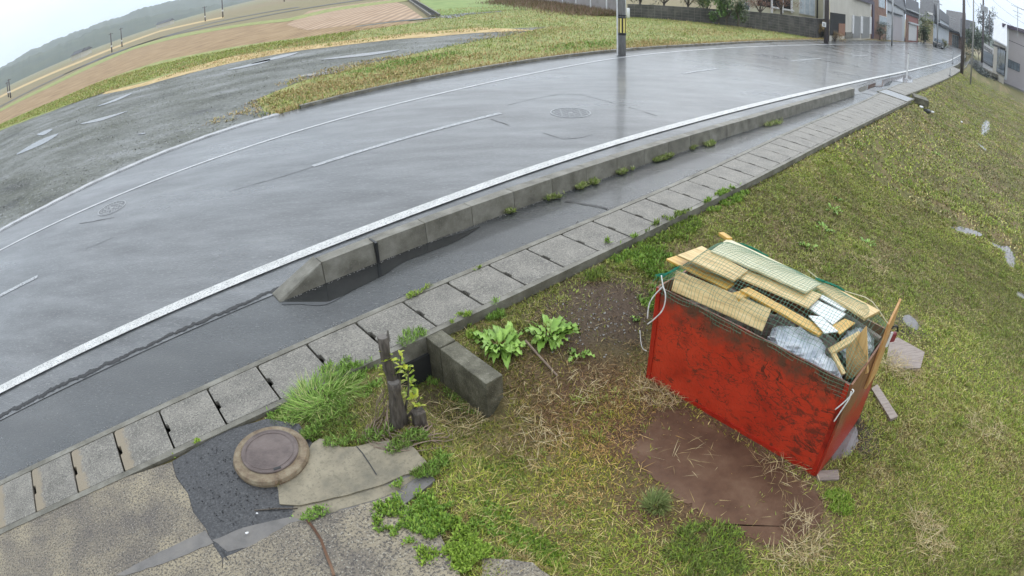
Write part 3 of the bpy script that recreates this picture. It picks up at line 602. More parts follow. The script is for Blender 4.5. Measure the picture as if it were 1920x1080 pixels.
# ------------------------------------------------------------------ puddles
def blobsheet(name, m, cpx, pts, z, label, n=2):
    P3 = [onz(*p, z) for p in pts]; k = len(P3); fine = []
    for i in range(k):
        p0, p1, p2, p3 = P3[i-1], P3[i], P3[(i+1) % k], P3[(i+2) % k]
        for j in range(6):
            u = j/6; a = .5*((2*p1)+(-p0+p2)*u+(2*p0-5*p1+4*p2-p3)*u*u+(-p0+3*p1-3*p2+p3)*u**3)
            fine.append((a.x, a.y, z))
    o = MB().add(fine, [tuple(range(len(fine)))]).build(name, m); return tag(o, label, kind='structure')
blobsheet('puddle', M['water'], None, [(528,570),(560,570),(610,571),(660,545),(720,515),(760,490),(850,455),(900,425),(860,438),(780,462),(712,488),(620,525),(560,553)], .004, 'dark puddle reflecting the start of the kerb')
blobsheet('puddle', M['mudwater'], None, [(1682,144),(1700,140),(1712,150),(1706,155),(1670,152),(1655,162),(1640,160),(1655,150)], .012, 'bright puddle spreading round the white marker post')
blobsheet('puddle', M['water'], None, [(1615,172),(1640,162),(1665,160),(1672,152),(1650,154),(1625,160),(1610,166)], .011, 'shallow bright water at the dropped kerb')
for pts, lab in (([(180,200),(205,190),(240,176),(246,176),(215,190)], 'small bright puddle on the left of the gravel lot'),
                 ([(425,131),(460,122),(503,111),(500,116),(455,127)], 'long bright puddle in the middle of the gravel lot'),
                 ([(560,143),(600,135),(640,130),(636,135),(590,142)], 'thin puddle beside the verge at the gravel edge'),
                 ([(30,290),(70,265),(110,250),(80,270)], 'faint puddle at the left end of the gravel lot'),
                 ([(470,120),(520,105),(560,98),(530,108)], 'narrow puddle near the back of the gravel lot'),
                 ([(70,252),(90,243),(98,243),(82,253)], 'tiny puddle at the far left of the gravel'),
                 ([(258,252),(270,248),(272,251)], 'tiny round puddle in the gravel'),
                 ([(150,232),(215,214),(240,208),(190,226)], 'thin wet streak across the gravel'),
                 ([(600,112),(680,100),(750,93),(690,104)], 'wet streak at the right end of the gravel'),
                 ([(820,30),(850,27),(890,18),(914,17),(880,26),(845,34)], 'pale puddle on the field path')):
    blobsheet('puddle', M['water'], None, pts, .02, lab)
for (cx_, cy_, z0_, ra, rb, an), lab in zip(PUD, ('muddy puddle in the turf at the right', 'upper arm of the muddy puddle near the right edge', 'lower arm of the muddy puddle near the right edge', 'narrow bright puddle high on the right', 'thin sliver of water below the narrow puddle', 'puddle at the foot of the side board', 'small puddle cut by the right edge', 'wet hollow behind the right end of the bin')):
    vs = [(cx_+math.cos(a)*ra*1.3*math.cos(an)-math.sin(a)*rb*1.3*math.sin(an), cy_+math.cos(a)*ra*1.3*math.sin(an)+math.sin(a)*rb*1.3*math.cos(an), z0_-.022) for a in np.linspace(0, 2*math.pi, 40, endpoint=False)]
    tag(MB().add(vs, [tuple(range(40))]).build('puddle', M['mudwater']), lab, kind='structure')

# ------------------------------------------------------------------ culvert mouth: wing wall of two blocks
cw = empty('culvert_wing_wall', (*xy(4.3, -1.1), -.2), 'mossy concrete wing wall at the mouth of the drain', 'wing wall')
for (d0, d1, h0, h1, lab) in ((.0, .215, .0, -.005, None), (.225, .86, -.012, -.03, None)):
    b = [(*xy(4.225, -.66-d0), -.6), (*xy(4.405, -.66-d0), -.6), (*xy(4.405, -.66-d1), -.6), (*xy(4.225, -.66-d1), -.6)]
    tp = [(p[0], p[1], h0 if i in (0, 1) else h1) for i, p in enumerate(b)]
    MB().hexa(b, tp).build('concrete_block', M['mossy'], cw, bevel=.008)
MB().hexa([(*xy(3.72, -.665), -.5), (*xy(4.22, -.665), -.5), (*xy(4.22, -.70), -.5), (*xy(3.72, -.70), -.5)], [(*xy(3.72, -.665), -.17), (*xy(4.22, -.665), -.17), (*xy(4.22, -.70), -.17), (*xy(3.72, -.70), -.17)]).build('mouth_shade_panel', M['dark'], cw)  # near-black sheet: darkness of the drain opening put in by colour
o = MB().box(-.05, -.04, -.1, .05, .04, .17).build('concrete_marker', M['bark'], bevel=.01); p = W3(788, 800); o.location = (p.x, p.y, p.z); o.rotation_euler = (.05, 0, .5); tag(o, 'short mossy concrete stub behind the tree stumps', 'concrete stub')

# ------------------------------------------------------------------ stumps with sprouting shoots
def leafcloud(name, pts, parent, size, cols, m='leaf', wide=.45):
    """flat pointed leaves given as (position, direction)"""
    n = len(pts); v = np.zeros((n, 6, 3)); c = []
    for i, (p, d) in enumerate(pts):
        p = Vector(p); d = Vector(d).normalized(); s = size*random.uniform(.7, 1.25); a = d.cross(Vector((random.uniform(-.3, .3), random.uniform(-.3, .3), 1))).normalized(); nn = a.cross(d)
        w = s*wide
        for j, q_ in enumerate((p, p+d*s*.35+a*w*.5+nn*s*.06, p+d*s*.75+a*w*.36, p+d*s-nn*s*.12, p+d*s*.75-a*w*.36, p+d*s*.35-a*w*.5+nn*s*.06)): v[i, j] = q_
        k = random.random(); c0 = np.array(cols[0])*(1-k)+np.array(cols[1])*k; c.append(c0)
    return raw_mesh(name, v.reshape(-1, 3), np.arange(6*n).reshape(n, 6), M[m], np.repeat(np.array(c), 6, 0), parent)
def stump(base, top, r0, r1, label, k=14):
    e = empty('tree_stump', base, label, 'tree stump'); b, t = Vector(base), Vector(top); pts = []; rs = []
    for i in range(8):
        u = i/7; pts.append(b.lerp(t, u)+Vector((random.uniform(-.008, .008), random.uniform(-.008, .008), 0))); rs.append(r0*(1-u)+r1*u+(.02*(1-u)**6)+random.uniform(-.004, .004))
    MB().tube(pts, rs, k).build('trunk', M['bark'], e, smooth=True)
    d = (t-b).normalized()
    MB().tube([t-d*.01, t+d*.006], [r1*.93, r1*.9], k).build('cut_end', M['cutwood'], e)
    return e, b, t
b1 = W3(752, 792); 
def above(base, px, py):
    """point on the photo ray (px, py) at the same distance from the camera as base"""
    d = ray(px, py); k = math.hypot(base.x, base.y)/math.hypot(d.x, d.y); return Vector((d.x*k, d.y*k, CAMH+d.z*k))
t1 = above(b1, 718, 632); e1, _, _ = stump((b1.x, b1.y, b1.z-.05), t1, .048, .04, 'tall crooked dead stump cut off at the top with shoots')
sp = t1+Vector((.03, .01, .0)); MB().tube([sp-Vector((0,0,.04)), sp+Vector((.01, 0, .05))], [.018, .006], 6).build('splinter', M['cutwood'], e1)
bb = W3(742, 800); tt_ = above(bb, 738, 716); e2, _, _ = stump((bb.x, bb.y, bb.z-.05), tt_, .05, .046, 'short round stump sawn flat in front of the taller one')
lp = []
for (ax, ay, cx, cy) in ((722, 655, 728, 700), (748, 672, 762, 700), (762, 700, 770, 730), (765, 725, 785, 760), (730, 690, 735, 705)):
    A = above(b1, ax, ay); B = above(b1, cx, cy)
    for i in range(26):
        p = A.lerp(B, random.random())+Vector((random.gauss(0, .018), random.gauss(0, .018), random.gauss(0, .015)))
        lp.append((p, (random.uniform(-1, 1), random.uniform(-1, 1), random.uniform(-.1, .9))))
leafcloud('leaves', lp, e1, .055, [(.16,.26,.02), (.45,.48,.04)])
for (ax, ay, cx, cy) in ((735, 760, 752, 668), (760, 770, 765, 690), (765, 780, 787, 745)):
    A = above(b1, ax, ay); B = above(b1, cx, cy); MB().tube([A, A.lerp(B, .5)+Vector((.015, 0, 0)), B], [.012, .009, .004], 6).build('shoot', M['bark'], e1)
vs = MB()
for i in range(34):
    a = random.uniform(-2.9, .4); r = random.uniform(.10, .42); p0 = b1+Vector((.03, -.06, .03)); p = p0+Vector((math.cos(a)*r, math.sin(a)*r*.8, 0)); 
    pts = []
    for k in range(5):
        u = k/4; an = a+(u-.5)*random.uniform(.8, 1.8); x_ = p0.x+math.cos(an)*r*(.7+.3*u); y_ = p0.y+math.sin(an)*r*.75
        pts.append(Vector((x_, y_, float(terr(x_, y_))+.015+.05*random.random())))
    vs.tube(pts, [.004, .005, .005, .004, .002], 4, False)
for i in range(26):
    a = random.uniform(2.2, 4.8); z0 = b1.z+random.uniform(.1, .38); p = Vector((bb.x+math.cos(a)*.05, bb.y+math.sin(a)*.05, z0)); (i % 2) and vs.tube([p, p+Vector((math.cos(a)*.07, math.sin(a)*.07, -.12)), p+Vector((math.cos(a)*.12, math.sin(a)*.1, -z0+b1.z))], [.004, .004, .003], 4, False)
o = vs.build('dead_roots', M['rootgrey']); tag(o, 'tangle of pale dry vines and roots round the stumps', 'dead vines', None, 'stuff')

# ------------------------------------------------------------------ broad leaved plants
def dock(px, py, r, n, label, size=.19):
    b = W3(px, py); e = empty('dock_plant', b, label, 'plant', 'broad leaved plants by the gutter'); V_ = []; F_ = []; Cc = []
    for i in range(n):
        a = random.uniform(0, 6.283); rr = r*math.sqrt(random.random())*.55; base = b+Vector((math.cos(a)*rr, math.sin(a)*rr, 0)); az = a+random.uniform(-.7, .7)
        ln = size*random.uniform(.6, 1.2); wd = ln*.36; el = random.uniform(.35, 1.25); side = Vector((-math.sin(az), math.cos(az), 0)); k0 = len(V_); p = Vector(base); g = random.random(); col = np.array((.13, .24, .035))*(1-g)+np.array((.27, .42, .08))*g
        for j in range(7):
            u = j/6; e2_ = el-u*1.35; w = wd*math.sin(math.pi*min(1, .06+.94*u**.8))**.8 if j else .006
            up = Vector((0, 0, 1))*.018*(1 if j % 2 else -1)*(u > 0)
            cup = w*.18
            V_ += [p+side*w*.5+Vector((0, 0, cup))+up, p-Vector((0, 0, .004)), p-side*w*.5+Vector((0, 0, cup))-up*.4]; sh = 1
            Cc += [col*sh, col*1.35, col*sh]; p = p+(Vector((math.cos(az), math.sin(az), 0))*math.cos(e2_)+Vector((0, 0, math.sin(e2_))))*ln/6
        for j in range(6): F_ += [(k0+3*j, k0+3*j+1, k0+3*j+4, k0+3*j+3), (k0+3*j+1, k0+3*j+2, k0+3*j+5, k0+3*j+4)]
    raw_mesh('leaves', np.array([tuple(v) for v in V_]), np.array(F_), M['leaf'], np.array(Cc), e, True)
    return e
dock(938, 648, .23, 62, 'left of two big leafy green clumps beside the wing wall')
dock(1030, 628, .22, 55, 'right of two big leafy green clumps, with a spike on top')
dock(1085, 665, .10, 14, 'low small leafy clump right of the two big ones', .12)
dock(1200, 600, .1, 5, 'sparse weed in the bare soil left of the red bin', .1)
for i, (px, py, lab) in enumerate(((1560, 395, 'wide leafed weed highest on the bank slope'), (1625, 458, 'pale star shaped weed alone on the slope'), (1545, 430, 'weed clump in the middle of the slope'), (1570, 375, 'dark weed just under the gutter edge on the slope'), (1515, 465, 'low leafy weed above the bin'), (1755, 290, 'dark weed row on the upper slope'))):
    dock(px, py, .18, 12, lab, .13)

# ------------------------------------------------------------------ stick, litter, stones
def rod(name, a, b, r, m, label, cat, mid=.0):
    o = MB().tube([a, (a+b)/2+Vector((0, 0, mid)), b], r, 6).build(name, M[m]); return tag(o, label, cat)
rod('stick', W3(985, 650, .07), W3(1045, 708, .02), .011, 'rootgrey', 'pale straight stick lying across the dry grass by the plants', 'stick')
rod('stick', W3(480, 962, .03), W3(560, 958, .03), .006, 'bark', 'thin dark twig below the old slab', 'stick', .01)
def chip(px, py, s, m, label, cat='litter', rz=None, z=0.0):
    p = W3(px, py); mb = MB(); n = 7; pts = [(math.cos(2*math.pi*i/n)*s*random.uniform(.6, 1.1), math.sin(2*math.pi*i/n)*s*random.uniform(.35, .6)) for i in range(n)]
    o = mb.prism(pts, 0, s*.5).build(cat.replace(' ', '_'), M[m], bevel=s*.15); o.location = (p.x, p.y, p.z+.004+z); o.rotation_euler = (0, 0, rz if rz is not None else random.uniform(0, 3)); return tag(o, label, cat)
chip(467, 1007, .018, 'white_litter', 'white oval pebble on the mortar strip', 'pebble', .6, .04); chip(486, 970, .012, 'white_litter', 'tiny white chip by the dry weeds under the manhole', 'pebble', None, .04)
chip(1285, 735, .03, 'pebble', 'grey stone at the foot of the red bin', 'stone'); chip(873, 1018, .03, 'pebble', 'grey stone among green weeds at the slab corner', 'stone')
o = chip(1738, 212, .30, 'black', 'black scrap of plastic on the bank below the concrete block', 'litter', .3); o = chip(1727, 207, .16, 'white_litter', 'white scrap left of the black one on the bank', 'litter', .3, .1); chip(1748, 216, .14, 'white_litter', 'white scrap right of the black one on the bank', 'litter', .2, .1)
chip(1803, 230, .12, 'white_litter', 'small white scrap on the far turf')
mb = MB()
for i in range(330):
    px, py = random.gauss(440, 55), random.gauss(905, 48); p = onz(px, py, -.004)
    if not (330 < px < 560 and 815 < py < 985) or math.hypot(px-506, py-853) < 72: continue
    s = random.uniform(.004, .012); a = random.uniform(0, 3); mb.obox((p.x, p.y, p.z-.002), (math.cos(a)*s, math.sin(a)*s, .002), (-math.sin(a)*s*.7, math.cos(a)*s*.7, 0), (0, 0, s*.6))
o = mb.build('asphalt_crumbs', M['patch']); tag(o, 'loose black crumbs on the asphalt patch', kind='stuff')
mb = MB()
for i in range(170):
    px, py = random.choice(((1130, 600, 60, 35), (1130, 590, 90, 50), (1120, 640, 50, 20))) [:4][0:2] if False else (random.gauss(1135, 48), random.gauss(598, 30)); p = W3(px, py); s = random.uniform(.006, .02); a = random.uniform(0, 3)
    mb.obox((p.x, p.y, p.z), (math.cos(a)*s, math.sin(a)*s, random.uniform(0, .008)), (-math.sin(a)*s*.6, math.cos(a)*s*.6, .003), (0, 0, s*.35))
o = mb.build('gravel_chips', M['pebble']); tag(o, 'small stones and chips in the bare soil', kind='stuff')

mb = MB()
for i in range(420):
    t = random.uniform(3.5, 12); s0 = .895-abs(random.gauss(0, .012)); s = random.uniform(.004, .013); a = random.uniform(0, 3); x, y = xy(t, s0); mb.obox((x, y, .001), (math.cos(a)*s, math.sin(a)*s, .001), (-math.sin(a)*s*.7, math.cos(a)*s*.7, 0), (0, 0, s*.6))
o = mb.build('grit', M['pebble']); tag(o, 'line of pale grit along the foot of the raised kerb', kind='stuff')
mb = MB()
for i in range(260):
    t = random.uniform(-2, 12); s0 = .085+abs(random.gauss(0, .02)); s = random.uniform(.004, .011); a = random.uniform(0, 3); x, y = xy(t, s0+float(Gin(t))); mb.obox((x, y, .001), (math.cos(a)*s, math.sin(a)*s, .001), (-math.sin(a)*s*.7, math.cos(a)*s*.7, 0), (0, 0, s*.6))
o = mb.build('grit', M['pebble']); tag(o, 'scattered grit where the footway meets the gutter', kind='stuff')

# ------------------------------------------------------------------ the red bin and what lies on it
BL = Vector((1.22, 4.5, -.42)); Fv = Vector((.632, -.775, 0)); Pv = Vector((.775, .632, 0)); Zv = Vector((0, 0, 1)); BW, BD, BH = 1.95, 1.0, .98
bin_ = empty('collection_bin', BL, 'open wooden collection bin with scratched red front, tied with white rope', 'bin')
def bp(a, b, z): return BL+Fv*a+Pv*b+Zv*z
def bbox(mb, a0, b0, z0, a1, b1, z1): return mb.obox(bp(a0, b0, z0), Fv*(a1-a0), Pv*(b1-b0), Zv*(z1-z0))
pn = bbox(MB(), 0, 0, 0, BW, .018, BH)
fp = pn.build('front_panel', M['red'], bin_, bevel=.003)
mb = MB(); bbox(mb, .0, -.016, .0, BW, -.001, .05); fr = mb.build('bottom_rail', M['red'], fp)
mb = MB(); bbox(mb, .0, -.012, .052, .045, -.001, BH-.002); mb.build('edge_trim', M['red'], fp)
mb = MB(); bbox(mb, BW-.045, -.012, .052, BW, -.001, BH-.002); mb.build('edge_trim', M['red'], fp)
# grimy brown band along the top of the front, as paint worn down to the board
def red_extra(t, P, mp, r):
    tc2 = t.nodes.new('ShaderNodeTexCoord'); sx = t.nodes.new('ShaderNodeSeparateXYZ'); t.links.new(tc2.outputs['Object'], sx.inputs[0])
    n = t.nodes.new('ShaderNodeTexNoise'); n.inputs['Scale'].default_value = 5.5; n.inputs['Detail'].default_value = 9; n.inputs['Roughness'].default_value = .7; t.links.new(tc2.outputs['Object'], n.inputs['Vector'])
    ad = t.nodes.new('ShaderNodeMath'); ad.operation = 'MULTIPLY_ADD'; ad.inputs[1].default_value = .8; t.links.new(n.outputs['Fac'], ad.inputs[0]); t.links.new(sx.outputs['Z'], ad.inputs[2])
    mr = t.nodes.new('ShaderNodeMapRange'); mr.inputs[1].default_value = 1.12; mr.inputs[2].default_value = 1.36; t.links.new(ad.outputs[0], mr.inputs[0])
    mx = t.nodes.new('ShaderNodeMix'); mx.data_type = 'RGBA'; mx.inputs[7].default_value = (.115, .05, .03, 1); t.links.new(mr.outputs[0], mx.inputs[0]); t.links.new(r.outputs[0], mx.inputs[6])
    # long dark scratches
    m2 = t.nodes.new('ShaderNodeMapping'); m2.inputs['Rotation'].default_value = (.5, .8, .3); m2.inputs['Scale'].default_value = (2.5, 2.5, 5); t.links.new(tc2.outputs['Object'], m2.inputs[0])
    n2 = t.nodes.new('ShaderNodeTexNoise'); n2.inputs['Scale'].default_value = 2.2; n2.inputs['Detail'].default_value = 12; n2.inputs['Roughness'].default_value = .78; n2.inputs['Distortion'].default_value = 1.2; t.links.new(m2.outputs[0], n2.inputs['Vector'])
    m3 = t.nodes.new('ShaderNodeMapRange'); m3.inputs[1].default_value = .595; m3.inputs[2].default_value = .65; m3.inputs[4].default_value = .8; b2 = t.nodes.new('ShaderNodeMath'); b2.operation = 'MULTIPLY_ADD'; b2.inputs[1].default_value = .085; t.links.new(sx.outputs['X'], b2.inputs[0]); t.links.new(n2.outputs['Fac'], b2.inputs[2]); t.links.new(b2.outputs[0], m3.inputs[0])
    mx2 = t.nodes.new('ShaderNodeMix'); mx2.data_type = 'RGBA'; mx2.inputs[7].default_value = (.085, .026, .016, 1); t.links.new(m3.outputs[0], mx2.inputs[0]); t.links.new(mx.outputs[2], mx2.inputs[6])
    prev = mx2.outputs[2]
    for rot, scl, wdt, seed, col_ in (((.2, .4, .1), 3.2, .010, 3.0, (.05, .018, .012)), ((1.0, .3, .7), 5.5, .012, 9.0, (.09, .03, .018)), ((.4, 1.2, .2), 9.0, .016, 17.0, (.06, .02, .014))):
        mq = t.nodes.new('ShaderNodeMapping'); mq.inputs['Rotation'].default_value = rot; mq.inputs['Location'].default_value = (seed, seed, 0); mq.inputs['Scale'].default_value = (1, 1, 1.6); t.links.new(tc2.outputs['Object'], mq.inputs[0])
        nq = t.nodes.new('ShaderNodeTexNoise'); nq.inputs['Scale'].default_value = scl; nq.inputs['Detail'].default_value = 5; nq.inputs['Distortion'].default_value = .8; t.links.new(mq.outputs[0], nq.inputs['Vector'])
        a1 = t.nodes.new('ShaderNodeMath'); a1.operation = 'SUBTRACT'; a1.inputs[1].default_value = .5; t.links.new(nq.outputs['Fac'], a1.inputs[0])
        a2 = t.nodes.new('ShaderNodeMath'); a2.operation = 'ABSOLUTE'; t.links.new(a1.outputs[0], a2.inputs[0])
        a3 = t.nodes.new('ShaderNodeMapRange'); a3.inputs[1].default_value = wdt*.35; a3.inputs[2].default_value = wdt; a3.inputs[3].default_value = .9; a3.inputs[4].default_value = 0; t.links.new(a2.outputs[0], a3.inputs[0])
        ng = t.nodes.new('ShaderNodeTexNoise'); ng.inputs['Scale'].default_value = 3.0; ng.inputs['Detail'].default_value = 3; mg = t.nodes.new('ShaderNodeMapping'); mg.inputs['Location'].default_value = (seed*2, 0, seed); t.links.new(tc2.outputs['Object'], mg.inputs[0]); t.links.new(mg.outputs[0], ng.inputs['Vector'])
        gr_ = t.nodes.new('ShaderNodeMapRange'); gr_.inputs[1].default_value = .47; gr_.inputs[2].default_value = .56; t.links.new(ng.outputs['Fac'], gr_.inputs[0])
        ml = t.nodes.new('ShaderNodeMath'); ml.operation = 'MULTIPLY'; t.links.new(a3.outputs[0], ml.inputs[0]); t.links.new(gr_.outputs[0], ml.inputs[1])
        mz = t.nodes.new('ShaderNodeMix'); mz.data_type = 'RGBA'; mz.inputs[7].default_value = (*col_, 1); t.links.new(ml.outputs[0], mz.inputs[0]); t.links.new(prev, mz.inputs[6]); prev = mz.outputs[2]
    t.links.new(prev, P.inputs['Base Color'])
fp.data.materials[0] = mat('scratched_red_front', [(.30,.020,.008),(.46,.034,.013),(.52,.045,.018),(.28,.026,.013)], scale=2.6, rough=.34, bump=.5, bscale=40, detail=9, pos=[.3,.42,.58,.72], extra=red_extra)
fp.data.transform(Matrix.Translation(-BL)); fp.matrix_parent_inverse = Matrix()
for ch in fp.children: ch.matrix_parent_inverse = Matrix.Translation(-BL)
def side_extra(t, P, mp, r):
    sx = t.nodes.new('ShaderNodeSeparateXYZ'); g = t.nodes.new('ShaderNodeNewGeometry'); t.links.new(g.outputs['Position'], sx.inputs[0])
    n = t.nodes.new('ShaderNodeTexNoise'); n.inputs['Scale'].default_value = 5; n.inputs['Detail'].default_value = 9; t.links.new(g.outputs['Position'], n.inputs['Vector'])
    ad = t.nodes.new('ShaderNodeMath'); ad.operation = 'MULTIPLY_ADD'; ad.inputs[1].default_value = .8; t.links.new(n.outputs['Fac'], ad.inputs[0]); t.links.new(sx.outputs['Z'], ad.inputs[2])
    mr = t.nodes.new('ShaderNodeMapRange'); mr.inputs[1].default_value = .35; mr.inputs[2].default_value = .62; t.links.new(ad.outputs[0], mr.inputs[0])
    mx = t.nodes.new('ShaderNodeMix'); mx.data_type = 'RGBA'; mx.inputs[6].default_value = (.33, .028, .013, 1); t.links.new(mr.outputs[0], mx.inputs[0]); t.links.new(r.outputs[0], mx.inputs[7]); t.links.new(mx.outputs[2], P.inputs['Base Color'])
M['sidepanel'] = mat('half_painted_side_board', [(.10,.04,.02),(.2,.085,.04),(.27,.13,.06)], scale=5, rough=.45, stretch=(6, 6, 1), bump=.3, extra=side_extra)
bbox(MB(), .0, .021, 0, .018, BD, BH).build('left_side_panel', M['brownpanel'], bin_)
bbox(MB(), .0, BD, 0, BW, BD+.018, BH).build('back_panel', M['brownpanel'], bin_)
MB().hexa([bp(BW+.002, -.005, -.02), bp(BW+.02, -.005, -.02), bp(BW+.02, BD-.02, -.02), bp(BW+.002, BD-.02, -.02)], [bp(BW+.002, -.005, BH+.01), bp(BW+.02, -.005, BH+.01), bp(BW+.02, BD-.02, BH+.03), bp(BW+.002, BD-.02, BH+.03)]).build('right_side_panel', M['sidepanel'], bin_)
# plank standing above the side
MB().hexa([bp(BW+.024, .56, .62), bp(BW+.044, .56, .62), bp(BW+.044, .86, .62), bp(BW+.024, .86, .62)], [bp(BW+.03, .62, 1.24), bp(BW+.05, .62, 1.24), bp(BW+.05, .90, 1.36), bp(BW+.03, .90, 1.36)]).build('upright_plank', M['brownpanel2'], bin_)
def onbin(px, py, z): return onz(px, py, z)
def board(name, corners, zs, th, m, label, cat='wooden board', group=None):
    zz = zs if isinstance(zs, (list, tuple)) else [zs]*len(corners)
    P3 = [onz(*c_, z) for c_, z in zip(corners, zz)]; n = len(P3); nr = Vector((0, 0, 1))
    cen = sum(P3, Vector())/n
    vs = [p-cen for p in P3]; lo = [v-nr*th for v in vs]
    # turn so the long side is local x: the grain follows it
    d = max(((vs[(i+1) % n]-vs[i]) for i in range(n)), key=lambda v: v.length); a = math.atan2(d.y, d.x); R = Matrix.Rotation(-a, 3, 'Z')
    vs = [R @ v for v in vs]; lo = [R @ v for v in lo]
    o = MB().add(lo+vs, [tuple(range(n-1, -1, -1)), tuple(range(n, 2*n))]+[(i, (i+1) % n, n+(i+1) % n, n+i) for i in range(n)]).build(name, M[m], bevel=.002)
    o.location = cen; o.rotation_euler = (0, 0, a); return tag(o, label, cat, group)
g_ = 'boards laid on the red bin'
board('board', [(1259,543),(1268,506),(1446,580),(1430,620)], [.57,.70,.70,.57], .012, 'wood', 'wide plywood sheet leaning over the front edge at the left', group=g_)
board('board', [(1249,485),(1268,479),(1377,531),(1363,542)], .69, .02, 'wood2', 'short orange board at the left end under the plywood', group=g_)
board('board', [(1388,543),(1404,538),(1548,618),(1536,628)], .71, .022, 'wood2', 'long narrow orange batten running along the middle', group=g_)
board('board', [(1379,517),(1404,502),(1541,552),(1516,576)], .745, .018, 'wood', 'long plywood board in the middle below the cream one', group=g_)
board('board', [(1270,478),(1316,461),(1402,507),(1377,525)], .77, .018, 'wood', 'pale board at the upper left end of the pile', group=g_)
board('board', [(1333,470),(1365,447),(1541,531),(1511,547)], [.79,.735,.735,.79], .02, 'wood3', 'long cream board lying on top of the pile', group=g_)
board('board', [(1528,536),(1550,530),(1650,582),(1622,597)], [.745,.715,.715,.745], .025, 'wood', 'knotty plywood board at the right rear of the pile', group=g_)
board('board', [(1372,549),(1395,543),(1410,552),(1386,561)], .69, .03, 'wood2', 'small orange offcut wedged under the batten', group=g_)
board('board', [(1558,611),(1584,597),(1604,605),(1575,626)], .70, .012, 'wood2', 'bright orange square offcut near the right end', group=g_)
board('foam_sheet', [(1518,577),(1532,562),(1586,588),(1562,608)], .715, .014, 'foam', 'white foam sheet between the boards at the right', 'foam sheet', 'white foam pieces in the bin')
board('foam_sheet', [(1516,591),(1540,593),(1572,621),(1546,624)], .73, .01, 'foam', 'pointed white foam scrap in front of the sheet', 'foam sheet', 'white foam pieces in the bin')
board('foam_sheet', [(1536,557),(1543,552),(1590,578),(1582,583)], .72, .012, 'foam', 'narrow white foam strip behind the sheet', 'foam sheet', 'white foam pieces in the bin')
def timber(a, b, w, th, m, label, up=None):
    a, b = Vector(a), Vector(b); d = (b-a); ln = d.length; d.normalize(); s = d.cross(up or Vector((0, 0, 1))).normalized(); u_ = s.cross(d)
    o = MB().box(0, -w/2, -th/2, ln, w/2, th/2).build('board', M[m], bevel=.002)
    o.matrix_world = Matrix.Translation(a) @ Matrix((d, s, u_)).transposed().to_4x4(); return tag(o, label, 'wooden board', g_)
def binray(px, py, b):
    """point of the photo ray on the upright plane b metres behind the bin front"""
    d = ray(px, py); o_ = Vector((0, 0, CAMH)); k = ((BL+Pv*b)-o_).dot(Pv)/d.dot(Pv); return o_+d*k
def upright(pts, b, th, m, label):
    P3 = [binray(x, y, b) for x, y in pts]; n = len(P3); c = sum(P3, Vector())/n
    vs = [p-c for p in P3]; bk = [v+Pv*th for v in vs]
    o = MB().add(vs+bk, [tuple(range(n)), tuple(range(2*n-1, n-1, -1))]+[(i, (i+1) % n, n+(i+1) % n, n+i) for i in range(n)]).build('board', M[m], bevel=.002); o.location = c
    return tag(o, label, 'wooden board', g_)
M['woodv'] = mat('upright_plywood', [(.42,.24,.08),(.6,.38,.15),(.66,.45,.2)], scale=4, rough=.5, stretch=(9, 9, 1), bump=.2)
upright([(1586,712),(1586,653),(1624,612),(1627,700)], .35, .02, 'woodv', 'upright plywood offcut standing inside the right end')
timber(binray(1556, 660, .22), binray(1614, 627, .45), .07, .03, 'wood', 'short batten leaning against the upright offcut')
timber(binray(1563, 664, .2), binray(1582, 702, .12), .04, .025, 'wood', 'small stick propped in the right corner of the bin')
timber(onz(1352, 438, .72), onz(1368, 449, .74), .06, .03, 'wood2', 'end of an orange batten poking out behind the pile')
timber(bp(.9, .93, 1.03), bp(1.93, .8, .98), .05, .03, 'woodgrey', 'grey batten under the right end of the pile')
# crumpled bags inside the front edge
def crumple(name, cen, ra, rb, rz, m, label, cat, seed=1):
    n1, n2 = 40, 24; vs = []
    for i in range(n1):
        for j in range(n2+1):
            a = 2*math.pi*i/n1; b = math.pi*j/n2-math.pi/2; x, y, z = math.cos(a)*math.cos(b), math.sin(a)*math.cos(b), math.sin(b)
            nf = float(fbm(np.array(x*3+seed*9), np.array(y*3+z*4), .7, seed))*.35+float(fbm(np.array(x*3+seed*5), np.array(y*3-z*4+a), .22, seed+4))*.22
            k = .72+nf; p = Fv*(x*ra*k)+Pv*(y*rb*k)+Zv*(z*rz*k); vs.append(tuple(p))
    fs = [(i*(n2+1)+j, ((i+1) % n1)*(n2+1)+j, ((i+1) % n1)*(n2+1)+j+1, i*(n2+1)+j+1) for i in range(n1) for j in range(n2)]
    o = MB().add(vs, fs).build(name, M[m]); o.location = cen; return tag(o, label, cat)
crumple('rubbish_bag', bp(1.33, .27, .84), .30, .17, .17, 'plastic', 'crumpled pale blue plastic bag under the boards at the front', 'bag', 3)
crumple('rubbish_bag', bp(1.62, .20, .82), .20, .13, .13, 'plastic', 'smaller crumpled silvery bag next to the upright offcut', 'bag', 8)
crumple('rubbish_bag', bp(1.75, .72, .86), .16, .2, .15, 'plastic', 'pale bag glimpsed behind the upright offcut', 'bag', 5)
crumple('rubbish_bag', bp(.4, .5, .62), .36, .42, .25, 'woodgrey', 'dull bag filling the left of the bin under the boards', 'bag', 6)
crumple('rubbish_bag', bp(1.2, .62, .6), .55, .33, .28, 'woodgrey', 'dull bag filling the middle of the bin under the boards', 'bag', 9)
